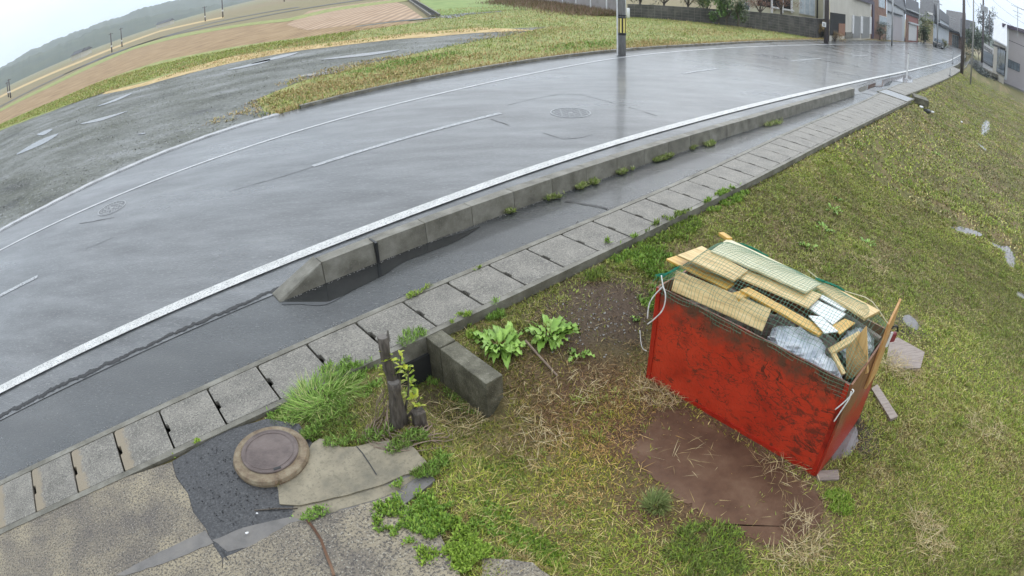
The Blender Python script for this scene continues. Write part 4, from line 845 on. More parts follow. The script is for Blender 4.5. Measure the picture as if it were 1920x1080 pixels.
# net: knotted cords following the load
def top_h(a, b):
    u = np.clip(b/BD, 0, 1); h = BH+.02+.27*np.sin((.14+u*.72)*math.pi)*np.clip((a+.05)/.25, .3, 1)*np.clip((BW+.02-a)/.3, .15, 1)
    return h
def netpt(a, b):
    """b<0 hangs down the front, b>BD down the back"""
    if b < 0: return bp(a, -.022-.01*math.sin(a*9), BH+.02+b*.95)
    if b > BD: return bp(a, BD+.03, float(top_h(a, BD))-(b-BD)*.9)
    return bp(a, b, float(top_h(a, b))+.008*math.sin(a*13)*math.sin(b*11))
net = MB(); sp_ = .036
fr_low = lambda a: -.05-.16*(.5+.5*math.sin(a*3.1+.8))*(a/BW)-.03*math.sin(a*11)
def cord(mb, pts, r):
    mb.tube(pts, r, 3, False)
na = int(BW/sp_)
for i in range(na+1):
    a = i*BW/na; b = fr_low(a); pts = []
    while b < BD+.22: pts.append(netpt(a+.01*math.sin(b*14+i), b)); b += .06
    cord(net, pts, .0016)
b = -.2
while b < BD+.22:
    pts = []; 
    for i in range(0, na+1, 1):
        a = i*BW/na
        if b >= fr_low(a): pts.append(netpt(a, b+.006*math.sin(a*17)))
        elif len(pts) > 1: cord(net, pts, .0016); pts = []
        else: pts = []
    if len(pts) > 1: cord(net, pts, .0016)
    b += sp_
net_o = net.build('net', M['net']); tag(net_o, 'fine green net stretched over the boards and down the front', 'net')
for gi_, (a0, b0, a1, b1_, n) in enumerate(((.05, .98, .55, 1.04, 14), (1.1, .97, 1.4, 1.03, 10), (-.03, .02, .1, .16, 10))):
    gm = MB()
    for i in range(n):
        pts = [netpt(a0+(a1-a0)*k/8+random.uniform(-.012, .012), min(BD-.005, b0+(b1_-b0)*k/8+random.uniform(-.03, .03)))+Vector((0, 0, .012+random.uniform(0, .025))) for k in range(9)]; gm.tube(pts, .003, 4, False)
    gm.build('gathered_edge', M['netgreen'], net_o)
hem = MB(); hem.tube([netpt(BW*i/24, BD)+Vector((.02, .02, .02+.03*math.sin(i*.7))) for i in range(12, 25)], .005, 5); hem.build('hem', M['wood3'], net_o)
def rope(pts, label, r=.006):
    P3 = [Vector(p) for p in pts]; fine = []
    for i in range(len(P3)-1):
        p0, p1, p2, p3 = P3[max(0, i-1)], P3[i], P3[i+1], P3[min(len(P3)-1, i+2)]
        for j in range(5):
            u = j/5; fine.append(.5*((2*p1)+(-p0+p2)*u+(2*p0-5*p1+4*p2-p3)*u*u+(-p0+3*p1-3*p2+p3)*u**3))
    fine.append(P3[-1]); o = MB().tube(fine, r, 6).build('rope', M['rope'], smooth=True); return tag(o, label, 'rope', 'white ropes on the red bin')
rope([binray(1240, 516, -.02), binray(1243, 535, -.04), binray(1248, 555, -.05), binray(1243, 580, -.05), binray(1228, 597, -.05), binray(1214, 608, -.05)], 'white rope hanging in a loop at the left corner, longer strand')
rope([binray(1243, 537, -.04), binray(1226, 555, -.05), binray(1217, 572, -.06), binray(1214, 597, -.06)], 'white rope hanging at the left corner, shorter strand')
rope([bp(BW+.03, -.03, .97), binray(1600, 735, -.03), binray(1585, 752, -.04), binray(1566, 768, -.04)], 'white rope tied at the right corner, upper strand')
rope([bp(BW+.03, -.03, .95), binray(1592, 748, -.035), binray(1576, 772, -.04), binray(1564, 790, -.04)], 'white rope tied at the right corner, lower strand')
rope([W3(1198, 635, .1), W3(1203, 655, .03), W3(1213, 662, .02)], 'thin white cord end on the soil left of the bin', .004)
# lock and tag on the plank
p = bp(BW+.07, .86, 1.06); lk = empty('padlock', p, 'dark red padlock with a black shackle hanging on the upright plank', 'padlock')
MB().obox(p+Vector((-.03, -.02, -.09)), (.07, 0, .0), (0, .04, 0), (0.01, 0, .09)).build('body', M['redbag'], lk, bevel=.01)
MB().tube([p+Vector((.045*math.cos(a)+.005, 0, .02+.045*math.sin(a))) for a in np.linspace(-.3, 3.5, 9)], .009, 6).build('shackle', M['black'], lk)
MB().obox(p+Vector((-.06, -.02, -.13)), (.03, 0, 0), (0, .02, 0), (.02, 0, .14)).build('tag', M['white'], lk)
# loose boards on the ground
def gboard(corners, th, m, label, name='board', lift=.012):
    P3 = [W3(*c_) for c_ in corners]
    z = max(p.z for p in P3)*.5+sum(p.z for p in P3)/len(P3)*.5+lift+th; P3 = [onz(*c_, z) for c_ in corners]
    if name == 'ground_sheet': P3 = [a.lerp(b, k/12)+Vector((random.gauss(0, .012), random.gauss(0, .012), 0)) for a, b in zip(P3, P3[1:]+P3[:1]) for k in range(12)]
    o = MB().prism([(p.x, p.y) for p in P3], z-th-.05, z).build(name, M[m], bevel=.003); return tag(o, label, 'wooden board' if name == 'board' else name.replace('_', ' '))
gboard([(1668,640),(1683,632),(1734,660),(1726,690),(1690,690),(1660,682)], .02, 'woodgrey', 'grey weathered board lying on the grass behind the bin')
gboard([(1634,728),(1645,720),(1684,780),(1670,786)], .02, 'woodgrey', 'narrow grey plank on the ground right of the bin')
gboard([(1530,882),(1572,880),(1574,898),(1534,900)], .01, 'woodgrey', 'short board end under the right corner of the bin')
gboard([(1176,850),(1214,800),(1232,778),(1262,766),(1300,775),(1366,815),(1455,868),(1520,915),(1548,945),(1540,975),(1500,1010),(1440,1022),(1385,1000),(1340,975),(1262,928),(1215,886)], .008, 'rustboard', 'rust brown sheet lying on the ground in front of the bin', 'ground_sheet', -.004)

# ------------------------------------------------------------------ grass and weeds
def sample_region(n, xmin, xmax, ymin, ymax, keep):
    x = rng.uniform(xmin, xmax, n); y = rng.uniform(ymin, ymax, n); k = keep(x, y); return x[k], y[k]
poly_dw = np.array([(float(onz(*p).x), float(onz(*p).y)) for p in ((320,862),(430,808),(500,788),(560,810),(600,822),(640,838),(700,828),(745,826),(803,868),(760,900),(738,935),(790,960),(840,1010),(862,1079),(900,1300),(-200,1400),(-400,1100))])
def inside(poly, x, y):
    r = np.zeros(len(x), bool); n = len(poly)
    for i in range(n):
        x0, y0 = poly[i]; x1, y1 = poly[(i+1) % n]; c_ = ((y0 > y) != (y1 > y)) & (x < (x1-x0)*(y-y0)/((y1-y0) if abs(y1-y0) > 1e-9 else 1e-9)+x0); r ^= c_
    return r
plate = np.array([tuple(onz(*p, -.4)[:2]) for p in ((1180,850),(1216,800),(1262,770),(1366,820),(1455,870),(1545,930),(1535,985),(1440,1010),(1340,975),(1215,886))])
def bin_ab(x, y):
    dx, dy = x-BL.x, y-BL.y; return dx*Fv.x+dy*Fv.y, dx*Pv.x+dy*Pv.y
soils = [(W3(*p), r, s) for p, r, s in (((1125, 592), .62, .12), ((1185, 555), .42, .25), ((1060, 690), .4, .5), ((1610, 822), .3, .25), ((1700, 600), .3, .3), ((1240, 745), .35, .5), ((1350, 890), 1.15, .22), ((1500, 985), .35, .3), ((1805, 425), .34, .45), ((1893, 478), .4, .45), ((1846, 235), .9, .5))]
def dens(x, y):
    t, s = ts(x, y); d = Gout(t)-s; k = np.clip((d-.0)*14, 0, 1)
    k = np.where(d < .005, 0, k)
    for p, r, lo in soils:
        dist = np.hypot(x-p.x, y-p.y)+(fbm(x, y, .3, 77)-.5)*.3; k = k*(lo+(1-lo)*ss(dist, r*.5, r*1.1))
    k = np.where(inside(poly_dw, x, y), 0, k); k = np.where(inside(plate, x, y), k*.12*(fbm(x, y, .3, 12) > .5), k)
    a, b = bin_ab(x, y); k = np.where((a > -.02) & (a < BW+.05) & (b > -.02) & (b < BD+.03), 0, k)
    k = np.where((t > 4.2) & (t < 4.42) & (d < .95), 0, k); k = np.where((t > 3.7) & (t <= 4.2) & (d < .4), k*.25, k)
    return k
def colmix(x, y, greens, straws, bias, jit=.25, seed=0, sc=1.0):
    n = len(x); f = fbm(x, y, sc, 50+seed)*.6+fbm(x, y, .22*sc, 60+seed)*.4+bias+rng.normal(0, .13, n)
    g = np.array(greens)[rng.integers(0, len(greens), n)]; s = np.array(straws)[rng.integers(0, len(straws), n)]
    k = ss(f, .42, .56)[:, None]; c = s*(1-k)+g*k; return c*(1+rng.uniform(-jit, jit, n))[:, None]
G1 = [(.16,.21,.03), (.27,.32,.045), (.35,.38,.07), (.13,.17,.03), (.42,.42,.10), (.21,.28,.04)]; S1 = [(.46,.36,.17), (.34,.24,.11), (.20,.13,.06), (.58,.48,.28), (.15,.10,.05)]
def turf(n, region, h, w, label, name='grass', lean=(.5, 1.35), bias=0.14, seed=0, fade=None):
    def keep(x, y):
        k = dens(x, y)
        if fade is not None: k = k*fade(x, y)
        return rng.random(len(x)) < k
    x, y = sample_region(n, *region, keep); t, s = ts(x, y); d = Gout(t)-s
    p1 = W3(1150, 790); red = np.exp(-((x-p1.x)**2+(y-p1.y)**2)/1.1)*.28
    p2 = W3(950, 900); grn = np.exp(-((x-p2.x)**2+(y-p2.y)**2)/.12)*.25
    c = colmix(x, y, G1, S1, bias-red+grn, seed=seed); z = terr(x, y)-.004; wf = np.clip(red*4, 0, 1)[:, None]; c = c*(1+wf*np.array([.12, -.14, -.25])); mt = ss(fbm(x, y, 2.2, 131), .35, .65)[:, None]; c = c*(np.array([.72, .72, .7])*(1-mt)+np.array([1.15, 1.2, .95])*mt)
    hh = rng.uniform(h[0], h[1], len(x)); ww = rng.uniform(w[0], w[1], len(x))
    o = blades(name, x, y, z, hh, ww, rng.uniform(lean[0], lean[1], len(x)), c, M['blade']); return tag(o, label, kind='stuff')
near = (-1.5, 6.5, 1.2, 7.5)
inner = lambda x, y: (np.hypot(x, y) < 6.2)*1.0
mid_f = lambda x, y: ((np.hypot(x, y) >= 6.0) & (np.hypot(x, y) < 13))*1.0
far_f = lambda x, y: ((np.hypot(x, y) >= 12.5) & (ts(x, y)[0] < 62))*np.clip(1.3-np.hypot(x, y)/60, .15, 1)
turf(300000, near, (.02, .06), (.004, .010), 'short matted grass and weeds round the bin', fade=inner)
turf(60000, near, (.06, .16), (.003, .0055), 'long dry straw lying over the near turf', name='straw', lean=(1.25, 1.55), bias=-.2, seed=3, fade=inner)
turf(420000, (0, 13, 0, 13), (.025, .06), (.007, .014), 'rough turf on the middle of the bank', fade=mid_f, seed=1)
turf(60000, (0, 13, 0, 13), (.07, .16), (.004, .008), 'dry straw on the middle of the bank', name='straw', lean=(1.1, 1.5), bias=-.2, seed=4, fade=mid_f)
turf(420000, (5, 60, 3, 48), (.04, .10), (.02, .05), 'rough turf on the far bank and field', fade=far_f, seed=2, bias=.03)
turf(34000, (5, 60, 3, 48), (.08, .18), (.01, .02), 'dry straw on the far bank', name='straw', lean=(.6, 1.4), bias=-.25, seed=5, fade=far_f)
def patch(px, py, r, n, h, w, cols, label, lean=(.2, 1.2), name='weeds', radial=False, zoff=0, stretch=(1, 1)):
    p = W3(px, py); rr = r*np.sqrt(rng.random(n))*(.35 if radial else 1); a = rng.uniform(0, 6.283, n)
    x = p.x+np.cos(a)*rr*stretch[0]*U[0]-np.sin(a)*rr*stretch[1]*U[1]; y = p.y+np.cos(a)*rr*stretch[0]*U[1]+np.sin(a)*rr*stretch[1]*U[0]
    if not radial:
        k = fbm(x, y, .12, int(px)) > .38+.25*(rr/r)**2; x, y, a = x[k], y[k], a[k]
    t, s = ts(x, y)
    if ts(p.x, p.y)[1] > 6: k = s > Fkerb(t)+.08+.2*(fbm(x, y, .3, 8)-.5); x, y, a, t, s = x[k], y[k], a[k], t[k], s[k]
    z = np.where(Gout(t)-s > 0, terr(x, y), .003)+zoff
    m_ = len(x); c = np.array(cols)[rng.integers(0, len(cols), m_)]*(1+rng.uniform(-.25, .25, m_))[:, None]
    az = a+rng.normal(0, .5, m_) if radial else None
    o = blades(name, x, y, z, rng.uniform(h[0], h[1], m_), rng.uniform(w[0], w[1], m_), rng.uniform(lean[0], lean[1], m_), c, M['blade'], az=az, widest=.5)
    return tag(o, label, kind='stuff') if not radial else tag(o, label, 'grass tuft')
BG = [(.16,.28,.04), (.22,.37,.06), (.29,.44,.10), (.12,.2,.035)]; YG = [(.26,.38,.05), (.34,.46,.08), (.18,.28,.04)]; OG = [(.14,.2,.04), (.2,.24,.06), (.1,.13,.03)]
patch(608, 748, .55, 1300, (.10, .22), (.004, .008), BG+[(.4,.42,.16)], 'lush bright green tuft of long grass beside the gutter', (.75, 1.6), 'grass_tuft', True, stretch=(1.5, .9))
patch(600, 762, .28, 2400, (.05, .12), (.004, .008), BG+[(.34,.36,.12)], 'long matted grass round the lush tuft', (.7, 1.5), stretch=(1.4, .8))
patch(655, 715, .30, 3200, (.02, .07), (.006, .012), BG, 'fine bright weeds between the tuft and stump')
patch(620, 800, .33, 3400, (.02, .06), (.005, .012), OG+BG[:1], 'low weeds above the old slab')
patch(530, 782, .16, 900, (.02, .05), (.006, .012), BG, 'green creeping weeds at the edge of the asphalt patch')
patch(578, 850, .07, 500, (.01, .03), (.008, .014), BG, 'moss and leaves in the joint beside the manhole', zoff=.035, stretch=(.5, 2))
patch(600, 963, .16, 900, (.015, .035), (.008, .014), BG, 'leafy weeds growing in the slab joint', zoff=.045, stretch=(1.7, .45))
patch(520, 925, .12, 700, (.02, .07), (.004, .009), [(.2,.12,.07), (.3,.2,.12), (.12,.1,.03)], 'dry brown weeds below the manhole', zoff=.045)
patch(775, 962, .30, 4200, (.02, .05), (.010, .02), YG+BG, 'dense bright clover along the slab edge', zoff=.035)
patch(850, 1030, .24, 3000, (.02, .05), (.010, .02), YG, 'bright weeds creeping down the slab corner', zoff=.03)
patch(955, 1010, .34, 5200, (.02, .05), (.008, .018), BG+YG, 'bright green clover at the bottom edge')
patch(1040, 1055, .2, 2200, (.02, .045), (.008, .016), YG, 'clover right of the small slab piece')
patch(950, 895, .26, 3200, (.01, .035), (.005, .01), YG+OG, 'soft light green patch in the middle foreground')
patch(1228, 950, .17, 420, (.08, .17), (.004, .007), [(.2,.25,.08), (.28,.32,.12), (.15,.2,.06)], 'grass tuft at the corner of the rust brown sheet', (.3, 1.3), 'grass_tuft', True)
patch(1570, 945, .16, 1800, (.02, .05), (.006, .012), YG, 'moss green tuft below the corner of the bin')
patch(1330, 1045, .35, 3800, (.03, .08), (.005, .01), OG+YG[:1], 'green weeds along the bottom edge below the sheet')
patch(840, 870, .14, 900, (.02, .06), (.006, .012), BG, 'dark green weeds beside the hollow')
patch(870, 745, .22, 1300, (.02, .05), (.006, .012), BG+OG, 'weeds at the foot of the wing wall', stretch=(.6, 1.4))
patch(790, 660, .2, 900, (.03, .08), (.005, .01), BG, 'weeds in the mouth of the drain')
patch(880, 620, .16, 1100, (.02, .06), (.006, .014), YG, 'bright weeds at the joint of wing wall and gutter')
patch(930, 592, .12, 800, (.03, .08), (.005, .01), BG, 'fresh grass at the gutter edge above the plants')
patch(1120, 515, .18, 1000, (.04, .09), (.005, .009), OG+YG[:1], 'olive grass at the gutter edge above the bare soil')
patch(1185, 480, .34, 3600, (.03, .07), (.008, .016), BG+YG, 'bright weeds along the gutter left of the bin')
patch(1240, 500, .30, 2600, (.03, .08), (.01, .018), BG, 'weeds behind the left corner of the bin')
patch(1255, 440, .5, 5200, (.03, .07), (.008, .016), YG+OG, 'mixed green weeds at the top of the bank', stretch=(1.6, .5))
patch(1365, 370, .4, 2600, (.03, .07), (.01, .02), YG+BG, 'weeds hanging over the gutter edge', stretch=(1.6, .4))
patch(1230, 560, .22, 1500, (.02, .06), (.008, .016), BG, 'weeds by the left side of the bin')
for px, py, r, lab in ((780, 550, .13, 'nearest tuft'), (900, 504, .06, 'tiny tuft')):
    patch(px, py, r, 520, (.02, .05), (.008, .014), YG+[(.3,.3,.14)], lab+' of weeds in the joint of footway and gutter', stretch=(1.5, .5), zoff=.004)
for px, py, r, lab in ((1042, 368, .11, 'dark leafy weed'), (1110, 342, .18, 'pale weed clump'), (1172, 318, .15, 'round weed clump'), (1243, 294, .16, 'olive weed clump'), (1320, 268, .28, 'long weed clump'), (1445, 226, .4, 'distant weed clump'), (955, 395, .12, 'faint sprig')):
    patch(px, py+4, r*1.35, 1500 if r > .14 else 700, (.03, .10), (.008, .016), [(.2,.28,.06), (.3,.35,.11), (.42,.42,.22)], lab+' at the foot of the raised kerb', stretch=(1.3, .4), zoff=.004)
for px, py, lab in ((372, 835, 'near the manhole'), (327, 860, 'at the driveway corner')):
    patch(px, py, .045, 160, (.008, .02), (.01, .016), YG, 'tiny sprig of weed '+lab, zoff=.006)
def clumps(n, region, keepf, r, h, w, cols, label, per=26):
    cx_, cy_ = sample_region(n, *region, keepf); kx = np.repeat(cx_, per); ky = np.repeat(cy_, per); m_ = len(kx)
    rr = np.repeat(rng.uniform(r[0], r[1], len(cx_)), per)*np.sqrt(rng.random(m_)); a = rng.uniform(0, 6.283, m_); x = kx+np.cos(a)*rr; y = ky+np.sin(a)*rr
    k = rng.random(m_) < dens(x, y); x, y, a, kx, ky = x[k], y[k], a[k], kx[k], ky[k]; m_ = len(x)
    pick = (fbm(kx*7.3, ky*5.1, .9, 3)*len(cols)*1.2).astype(int) % len(cols); c = np.array(cols)[pick]*(1+rng.uniform(-.3, .3, m_))[:, None]
    o = blades('grass', x, y, terr(x, y), rng.uniform(h[0], h[1], m_), rng.uniform(w[0], w[1], m_), rng.uniform(.2, 1.25, m_), c, M['blade'], az=a+rng.normal(0, .6, m_), widest=.5); return tag(o, label, kind='stuff')
CG = [(.13,.19,.03), (.2,.28,.045), (.28,.34,.07), (.36,.38,.1), (.44,.38,.18)]
clumps(2600, near, lambda x, y: (np.hypot(x, y) < 6.5) & (fbm(x, y, .8, 91) > .45), (.02, .07), (.02, .06), (.005, .010), CG, 'small green clumps scattered in the near turf')
clumps(6500, (0, 14, 0, 14), lambda x, y: (np.hypot(x, y) > 5.5) & (np.hypot(x, y) < 15) & (fbm(x, y, 1.2, 92) > .42), (.04, .16), (.02, .06), (.008, .016), CG, 'green and yellow clumps on the slope of the bank')
clumps(9000, (6, 50, 4, 44), lambda x, y: (np.hypot(x, y) > 13) & (fbm(x, y, 2.2, 93) > .42), (.1, .35), (.04, .10), (.02, .04), CG, 'coarse clumps over the far turf', 16)
# tall dry wisps
for px, py, n, lab in ((1015, 765, 26, 'left of the bin front'), (1090, 720, 40, 'under the plants'), (1690, 690, 160, 'behind the bin'), (1490, 1010, 120, 'below the brown sheet'), (1290, 850, 9, 'on the brown sheet'), (1250, 740, 120, 'at the foot of the red front'), (1740, 1000, 120, 'in the right foreground'), (1850, 800, 80, 'at the right edge'), (860, 800, 60, 'beside the stumps'), (1640, 500, 70, 'above the bin'), (1000, 830, 50, 'in the middle foreground'), (1480, 880, 50, 'under the bin corner')):
    patch(px, py, .3, n*5, (.08, .22), (.003, .005), S1[:2]+S1[3:4], 'dry straw wisps '+lab, (1.2, 1.56), 'straw', zoff=.02)

# ------------------------------------------------------------------ across the road: verge, lot, fields
def ribbon(name, m, lower, upper, z, label, kind='structure'):
    def dense(pts):
        P_ = [onz(*p) for p in pts]; L_ = [0]
        for a, b in zip(P_[:-1], P_[1:]): L_.append(L_[-1]+(b-a).length)
        out_ = []
        for k in range(61):
            d = L_[-1]*k/60; i = min(len(P_)-2, next((j-1 for j in range(1, len(L_)) if L_[j] >= d-1e-6), len(P_)-2)); u = (d-L_[i])/max(1e-6, L_[i+1]-L_[i]); out_.append(P_[i].lerp(P_[i+1], u))
        return out_
    A, B = dense(lower), dense(upper); vs = []
    for i, (a, b) in enumerate(zip(A, B)):
        j = (float(vnoise(a.x, a.y, 1.6, 3))-.5)*.5; d = (b-a).normalized()
        vs += [(a.x+d.x*j, a.y+d.y*j, z), (b.x+d.x*j, b.y+d.y*j, z)]
    o = MB().add(vs, [(2*i, 2*i+2, 2*i+3, 2*i+1) for i in range(60)]).build(name, m); return tag(o, label, kind=kind)
# world-space sheets (metres)
def flat(name, pts, z, m, label): return sheet(name, pts, z, M[m], label)
FKp = lambda t, off=.1: (lambda s0: xy(t, s0+off))(float(Fkerb(t)))
lot = [FKp(t) for t in (-60, -30, -15, -8, -4, -1, 0, 2, 4, 5.5, 6.8)]+[(-6.3, 15.0), (-7.3, 16.9), (-6.6, 18.8), (-5.4, 20.2), (-3.9, 21.6), (-1.6, 24.4), (.6, 27.2), (2.0, 30.0), (-1, 29.0), (-6, 28.2), (-14, 28.5), (-19, 28.4), (-24, 29.8), (-28.4, 29.3), (-36, 29.9), (-60, 32), (-90, 20)]
flat('gravel_lot', lot, .004, 'gravel', 'wide wet gravel lot with puddles across the road')
verge = [FKp(t) for t in (6.6, 8, 10, 12, 15, 18, 22, 26, 30, 34, 38, 42, 46, 50)]+[(21.5, 38.6), (14.5, 38.4), (7.3, 38.2), (5.5, 42), (2.8, 48), (1.0, 52), (-6, 54), (-4.2, 36), (-9, 34.5), (-18, 36.5), (-18, 28.4), (-14, 28.5), (-6, 28.2), (-1, 29.0), (2.0, 30.0), (.6, 27.2), (-1.6, 24.4), (-3.9, 21.6), (-5.4, 20.2), (-6.6, 18.8), (-7.3, 16.9), (-6.3, 15.0)]
flat('verge', verge, .0, 'green_ground', 'grassy verge between the road, the lot and the block wall')
ribbon('dry_grass_strip', M['straw_ground'], [(190,178),(270,162),(430,119),(560,96),(700,79),(800,70),(900,62),(1000,58)], [(200,172),(270,155),(430,107),(560,88),(700,70),(800,60),(900,52),(1000,57)], .012, 'strip of yellow dry grass behind the gravel lot')
ribbon('field_bank', M['green_ground'], [(-60,272),(0,246),(100,208),(200,172),(270,155),(430,107),(560,88),(700,70),(800,60),(900,48)], [(-60,262),(0,233),(100,190),(200,148),(300,115),(430,90),(560,72),(700,55),(820,38),(930,26)], .018, 'green bank between the lot and the stubble field')
ribbon('paddy_field', M['paddy'], [(-60,262),(0,233),(100,190),(200,148),(300,115),(430,90),(560,72),(700,56),(785,42)], [(-60,238),(0,210),(100,161),(200,114),(250,93),(330,72),(460,49),(545,40),(600,30)], .01, 'brown stubble field behind the green bank')
pl = [(-4.9, 38.6), (-8.4, 38.9), (-13, 40.2), (-18.5, 51), (-23, 72), (-13, 72), (-8.7, 56)]
flat('ploughed_field', pl, .022, 'plough', 'tan ploughed field with rows beside the channel')
flat('green_field', [(-3.9, 39.8), (-.3, 41.7), (2.3, 42.0), (1.0, 52), (-6, 75), (-10, 75), (-7.6, 58)], .022, 'greenfield', 'bright green young field beyond the verge')
flat('field_path', [(-9, 38.0), (-3.8, 38.9), (-.2, 41.1), (0, 40.6), (-3.6, 38.1), (-9, 37.2)], .024, 'gravel', 'narrow pale path at the edge of the green field')
ribbon('field_bank', M['green_ground'], [(-60,238),(0,210),(100,161),(200,114),(250,93),(330,72),(460,49),(545,40),(620,22),(765,2)], [(-60,232),(0,205),(100,155),(200,108),(250,88),(330,66),(460,44),(545,34),(620,16),(760,-2)], .026, 'thin green ridge at the far edge of the stubble field')
for lo, up, m, lab in (([(-60,229),(0,201),(100,150),(200,105),(300,72),(460,38),(600,12),(700,-2)], [(-60,227),(0,199.5),(100,148.5),(200,103.5),(300,70.5),(460,36.8),(600,10.8),(700,-3.4)], 'seam', 'dark ditch line between the far fields'),
                       ([(120,140),(250,88),(400,43),(560,14)], [(120,139),(250,86.8),(400,41.8),(560,12.8)], 'seam', 'second dark ditch line far out in the fields'),
                       ([(0,184),(150,118),(300,60),(420,34)], [(0,180),(150,114),(300,57),(420,31)], 'straw_ground', 'pale straw strip among the far fields')):
    ribbon('far_field', M[m], lo, up, .03, lab)
ch = empty('field_channel', (-4.2, 39.3, 0), 'straight concrete irrigation channel running into the fields', 'channel')
dv_ = Vector((-5.5, 27, 0)).normalized(); sd = Vector((dv_.y, -dv_.x, 0))
for off in (-.32, .24):
    MB().obox(Vector((-4.25, 39.2, -.1))+sd*off, dv_*34, sd*.09, Zv*.28).build('channel_wall', M['kerb'], ch)
MB().obox(Vector((-4.25, 39.2, 0))+sd*-.23, dv_*34, sd*.47, Zv*.035).build('channel_bed', M['dark'], ch)

def bladeset(name, n, keep, region, h, w, greens, straws, bias, label, lean=(.2, 1.1), z=0.0, seed=0):
    x, y = sample_region(n, *region, keep); c = colmix(x, y, greens, straws, bias, seed=seed, sc=2.6)
    o = blades(name, x, y, np.full(len(x), z), rng.uniform(h[0], h[1], len(x)), rng.uniform(w[0], w[1], len(x)), rng.uniform(lean[0], lean[1], len(x)), c, M['blade']); return tag(o, label, kind='stuff')
vp = np.array(verge); 
GV = [(.18,.25,.05), (.26,.33,.06), (.33,.36,.1), (.2,.23,.06)]; SV = [(.45,.33,.14), (.55,.42,.2), (.38,.24,.11), (.3,.26,.1)]
bladeset('verge_grass', 190000, lambda x, y: inside(vp, x+(fbm(x, y, 1.1, 70)-.5)*1.8, y+(fbm(x, y, 1.3, 71)-.5)*1.8) & (ts(x, y)[1] > Fkerb(ts(x, y)[0])+.15) & (rng.random(len(x)) < np.clip(1.4-np.hypot(x, y)/45, .15, 1)), (-19, 26, 13, 46), (.04, .15), (.012, .04), GV, SV, -.02, 'mown green and yellow grass on the far verge', seed=9)
def kerbside(x, y):
    t, s = ts(x, y); d = s-Fkerb(t); return (d > .02) & (d < .55) & (t > 6.8) & (t < 48)
bladeset('verge_straw', 700000, kerbside, (-8, 26, 13, 44), (.08, .24), (.008, .022), SV, SV, .1, 'dry grass hanging over the far kerb', (.3, 1.4), seed=12)
bladeset('bank_grass', 90000, lambda x, y: (y > np.interp(x, [-60, -36, -28, -20, -15, -10, -7], [31.5, 30, 29.5, 29.6, 32, 30.6, 30])+(fbm(x, y, 2, 7)-.5)*1.2) & (y < np.interp(x, [-60, -42, -35, -31.5, -26.6, -18, -12, -7], [33, 34.6, 36, 39, 39.5, 36.8, 34.6, 33.8])+(fbm(x, y, 3, 17)-.5)*2) & (x < -7), (-60, -8, 28, 43), (.05, .16), (.03, .08), [(.3,.34,.08),(.24,.3,.06),(.36,.36,.12)], SV, .12, 'grass on the bank of the stubble field', seed=14)
x_ = rng.uniform(-50, 6, 26000); y_ = rng.uniform(5, 30, 26000); k_ = inside(np.array(lot), x_, y_); x_, y_ = x_[k_], y_[k_]
gs = rng.uniform(.015, .05, len(x_)); cg = np.array([.2, .2, .185])*rng.uniform(.7, 1.9, len(x_))[:, None]
o = blades('gravel_stones', x_, y_, np.full(len(x_), .006), gs, gs*1.6, rng.uniform(1.25, 1.5, len(x_)), cg, M['blade'], widest=.6); tag(o, 'loose stones scattered over the gravel lot', kind='stuff')
k_ = rng.random(60000); x_ = rng.uniform(-45, 0, 60000); y_ = rng.uniform(6, 28, 60000); kk = inside(np.array(lot), x_, y_) & (fbm(x_, y_, 3, 88) > .56); x_, y_ = x_[kk], y_[kk]
o = blades('lot_weeds', x_, y_, np.full(len(x_), .004), rng.uniform(.02, .06, len(x_)), rng.uniform(.01, .03, len(x_)), rng.uniform(1.1, 1.5, len(x_)), np.array([.16, .17, .09])*rng.uniform(.6, 1.4, len(x_))[:, None], M['blade']); tag(o, 'sparse flat weeds growing in the gravel lot', kind='stuff')

# ------------------------------------------------------------------ poles
def pole(name, base, h, r0, r1, m, label, cat='utility pole', group=None):
    e = empty(name, base, label, cat, group); b = Vector(base); MB().tube([b-Zv*.3, b+Zv*h*.5, b+Zv*h], [r0, (r0+r1)/2, r1], 14).build('shaft', M[m], e, smooth=True); return e, b
e, b = pole('utility_pole', onz(1166, 104), 9.5, .138, .10, 'pole', 'concrete utility pole with a black and yellow striped band')
MB().tube([b+Zv*.80, b+Zv*1.40], .147, 24).build('band', M['black'], e)
for i in range(8):
    a = i*math.pi/4+.35; d = Vector((math.cos(a), math.sin(a), 0)); s_ = Vector((-d.y, d.x, 0)); MB().obox(b+d*.143-s_*.030+Zv*.84, s_*.060, d*.012, Zv*.52).build('stripe', M['yellow'], e)
MB().tube([b+Vector((-.16, -.05, 0)), b+Vector((-.16, -.05, 6))], .03, 8).build('conduit', M['white'], e)
for z_ in (.75, 1.44): MB().tube([b+Zv*z_, b+Zv*(z_+.05)], .152, 20).build('clamp', M['black'], e)
e, b = pole('utility_pole', onz(1549, 81), 9, .17, .14, 'darkpole', 'dark timber pole with a small white notice in front of the garage')
d = Vector((-b.x, -b.y, 0)).normalized(); s_ = Vector((-d.y, d.x, 0)); zt = height_at(b, 1553, 43); zb = height_at(b, 1553, 52)
MB().obox(b+d*.17-s_*.32+Zv*zb, s_*.28, d*.02, Zv*(zt-zb)).build('notice', M['white'], e)
for i in range(4): MB().obox(b+d*.195-s_*.27+Zv*(zb+.05+i*.055), s_*.17, d*.002, Zv*.022).build('text_line', M['black'], e)
e, b = pole('utility_pole', onz(1803, 136), 9.2, .19, .13, 'darkpole', 'tall dark pole standing at the top of the right bank')
for z_ in (8.2, 8.8): MB().obox(b+Vector((-.9*.65, .9*.76, z_)), Vector((1.8*.65, -1.8*.76, 0)), Vector((.06, .05, 0)), Zv*.08).build('crossarm', M['steel'], e)
p3 = b.copy()
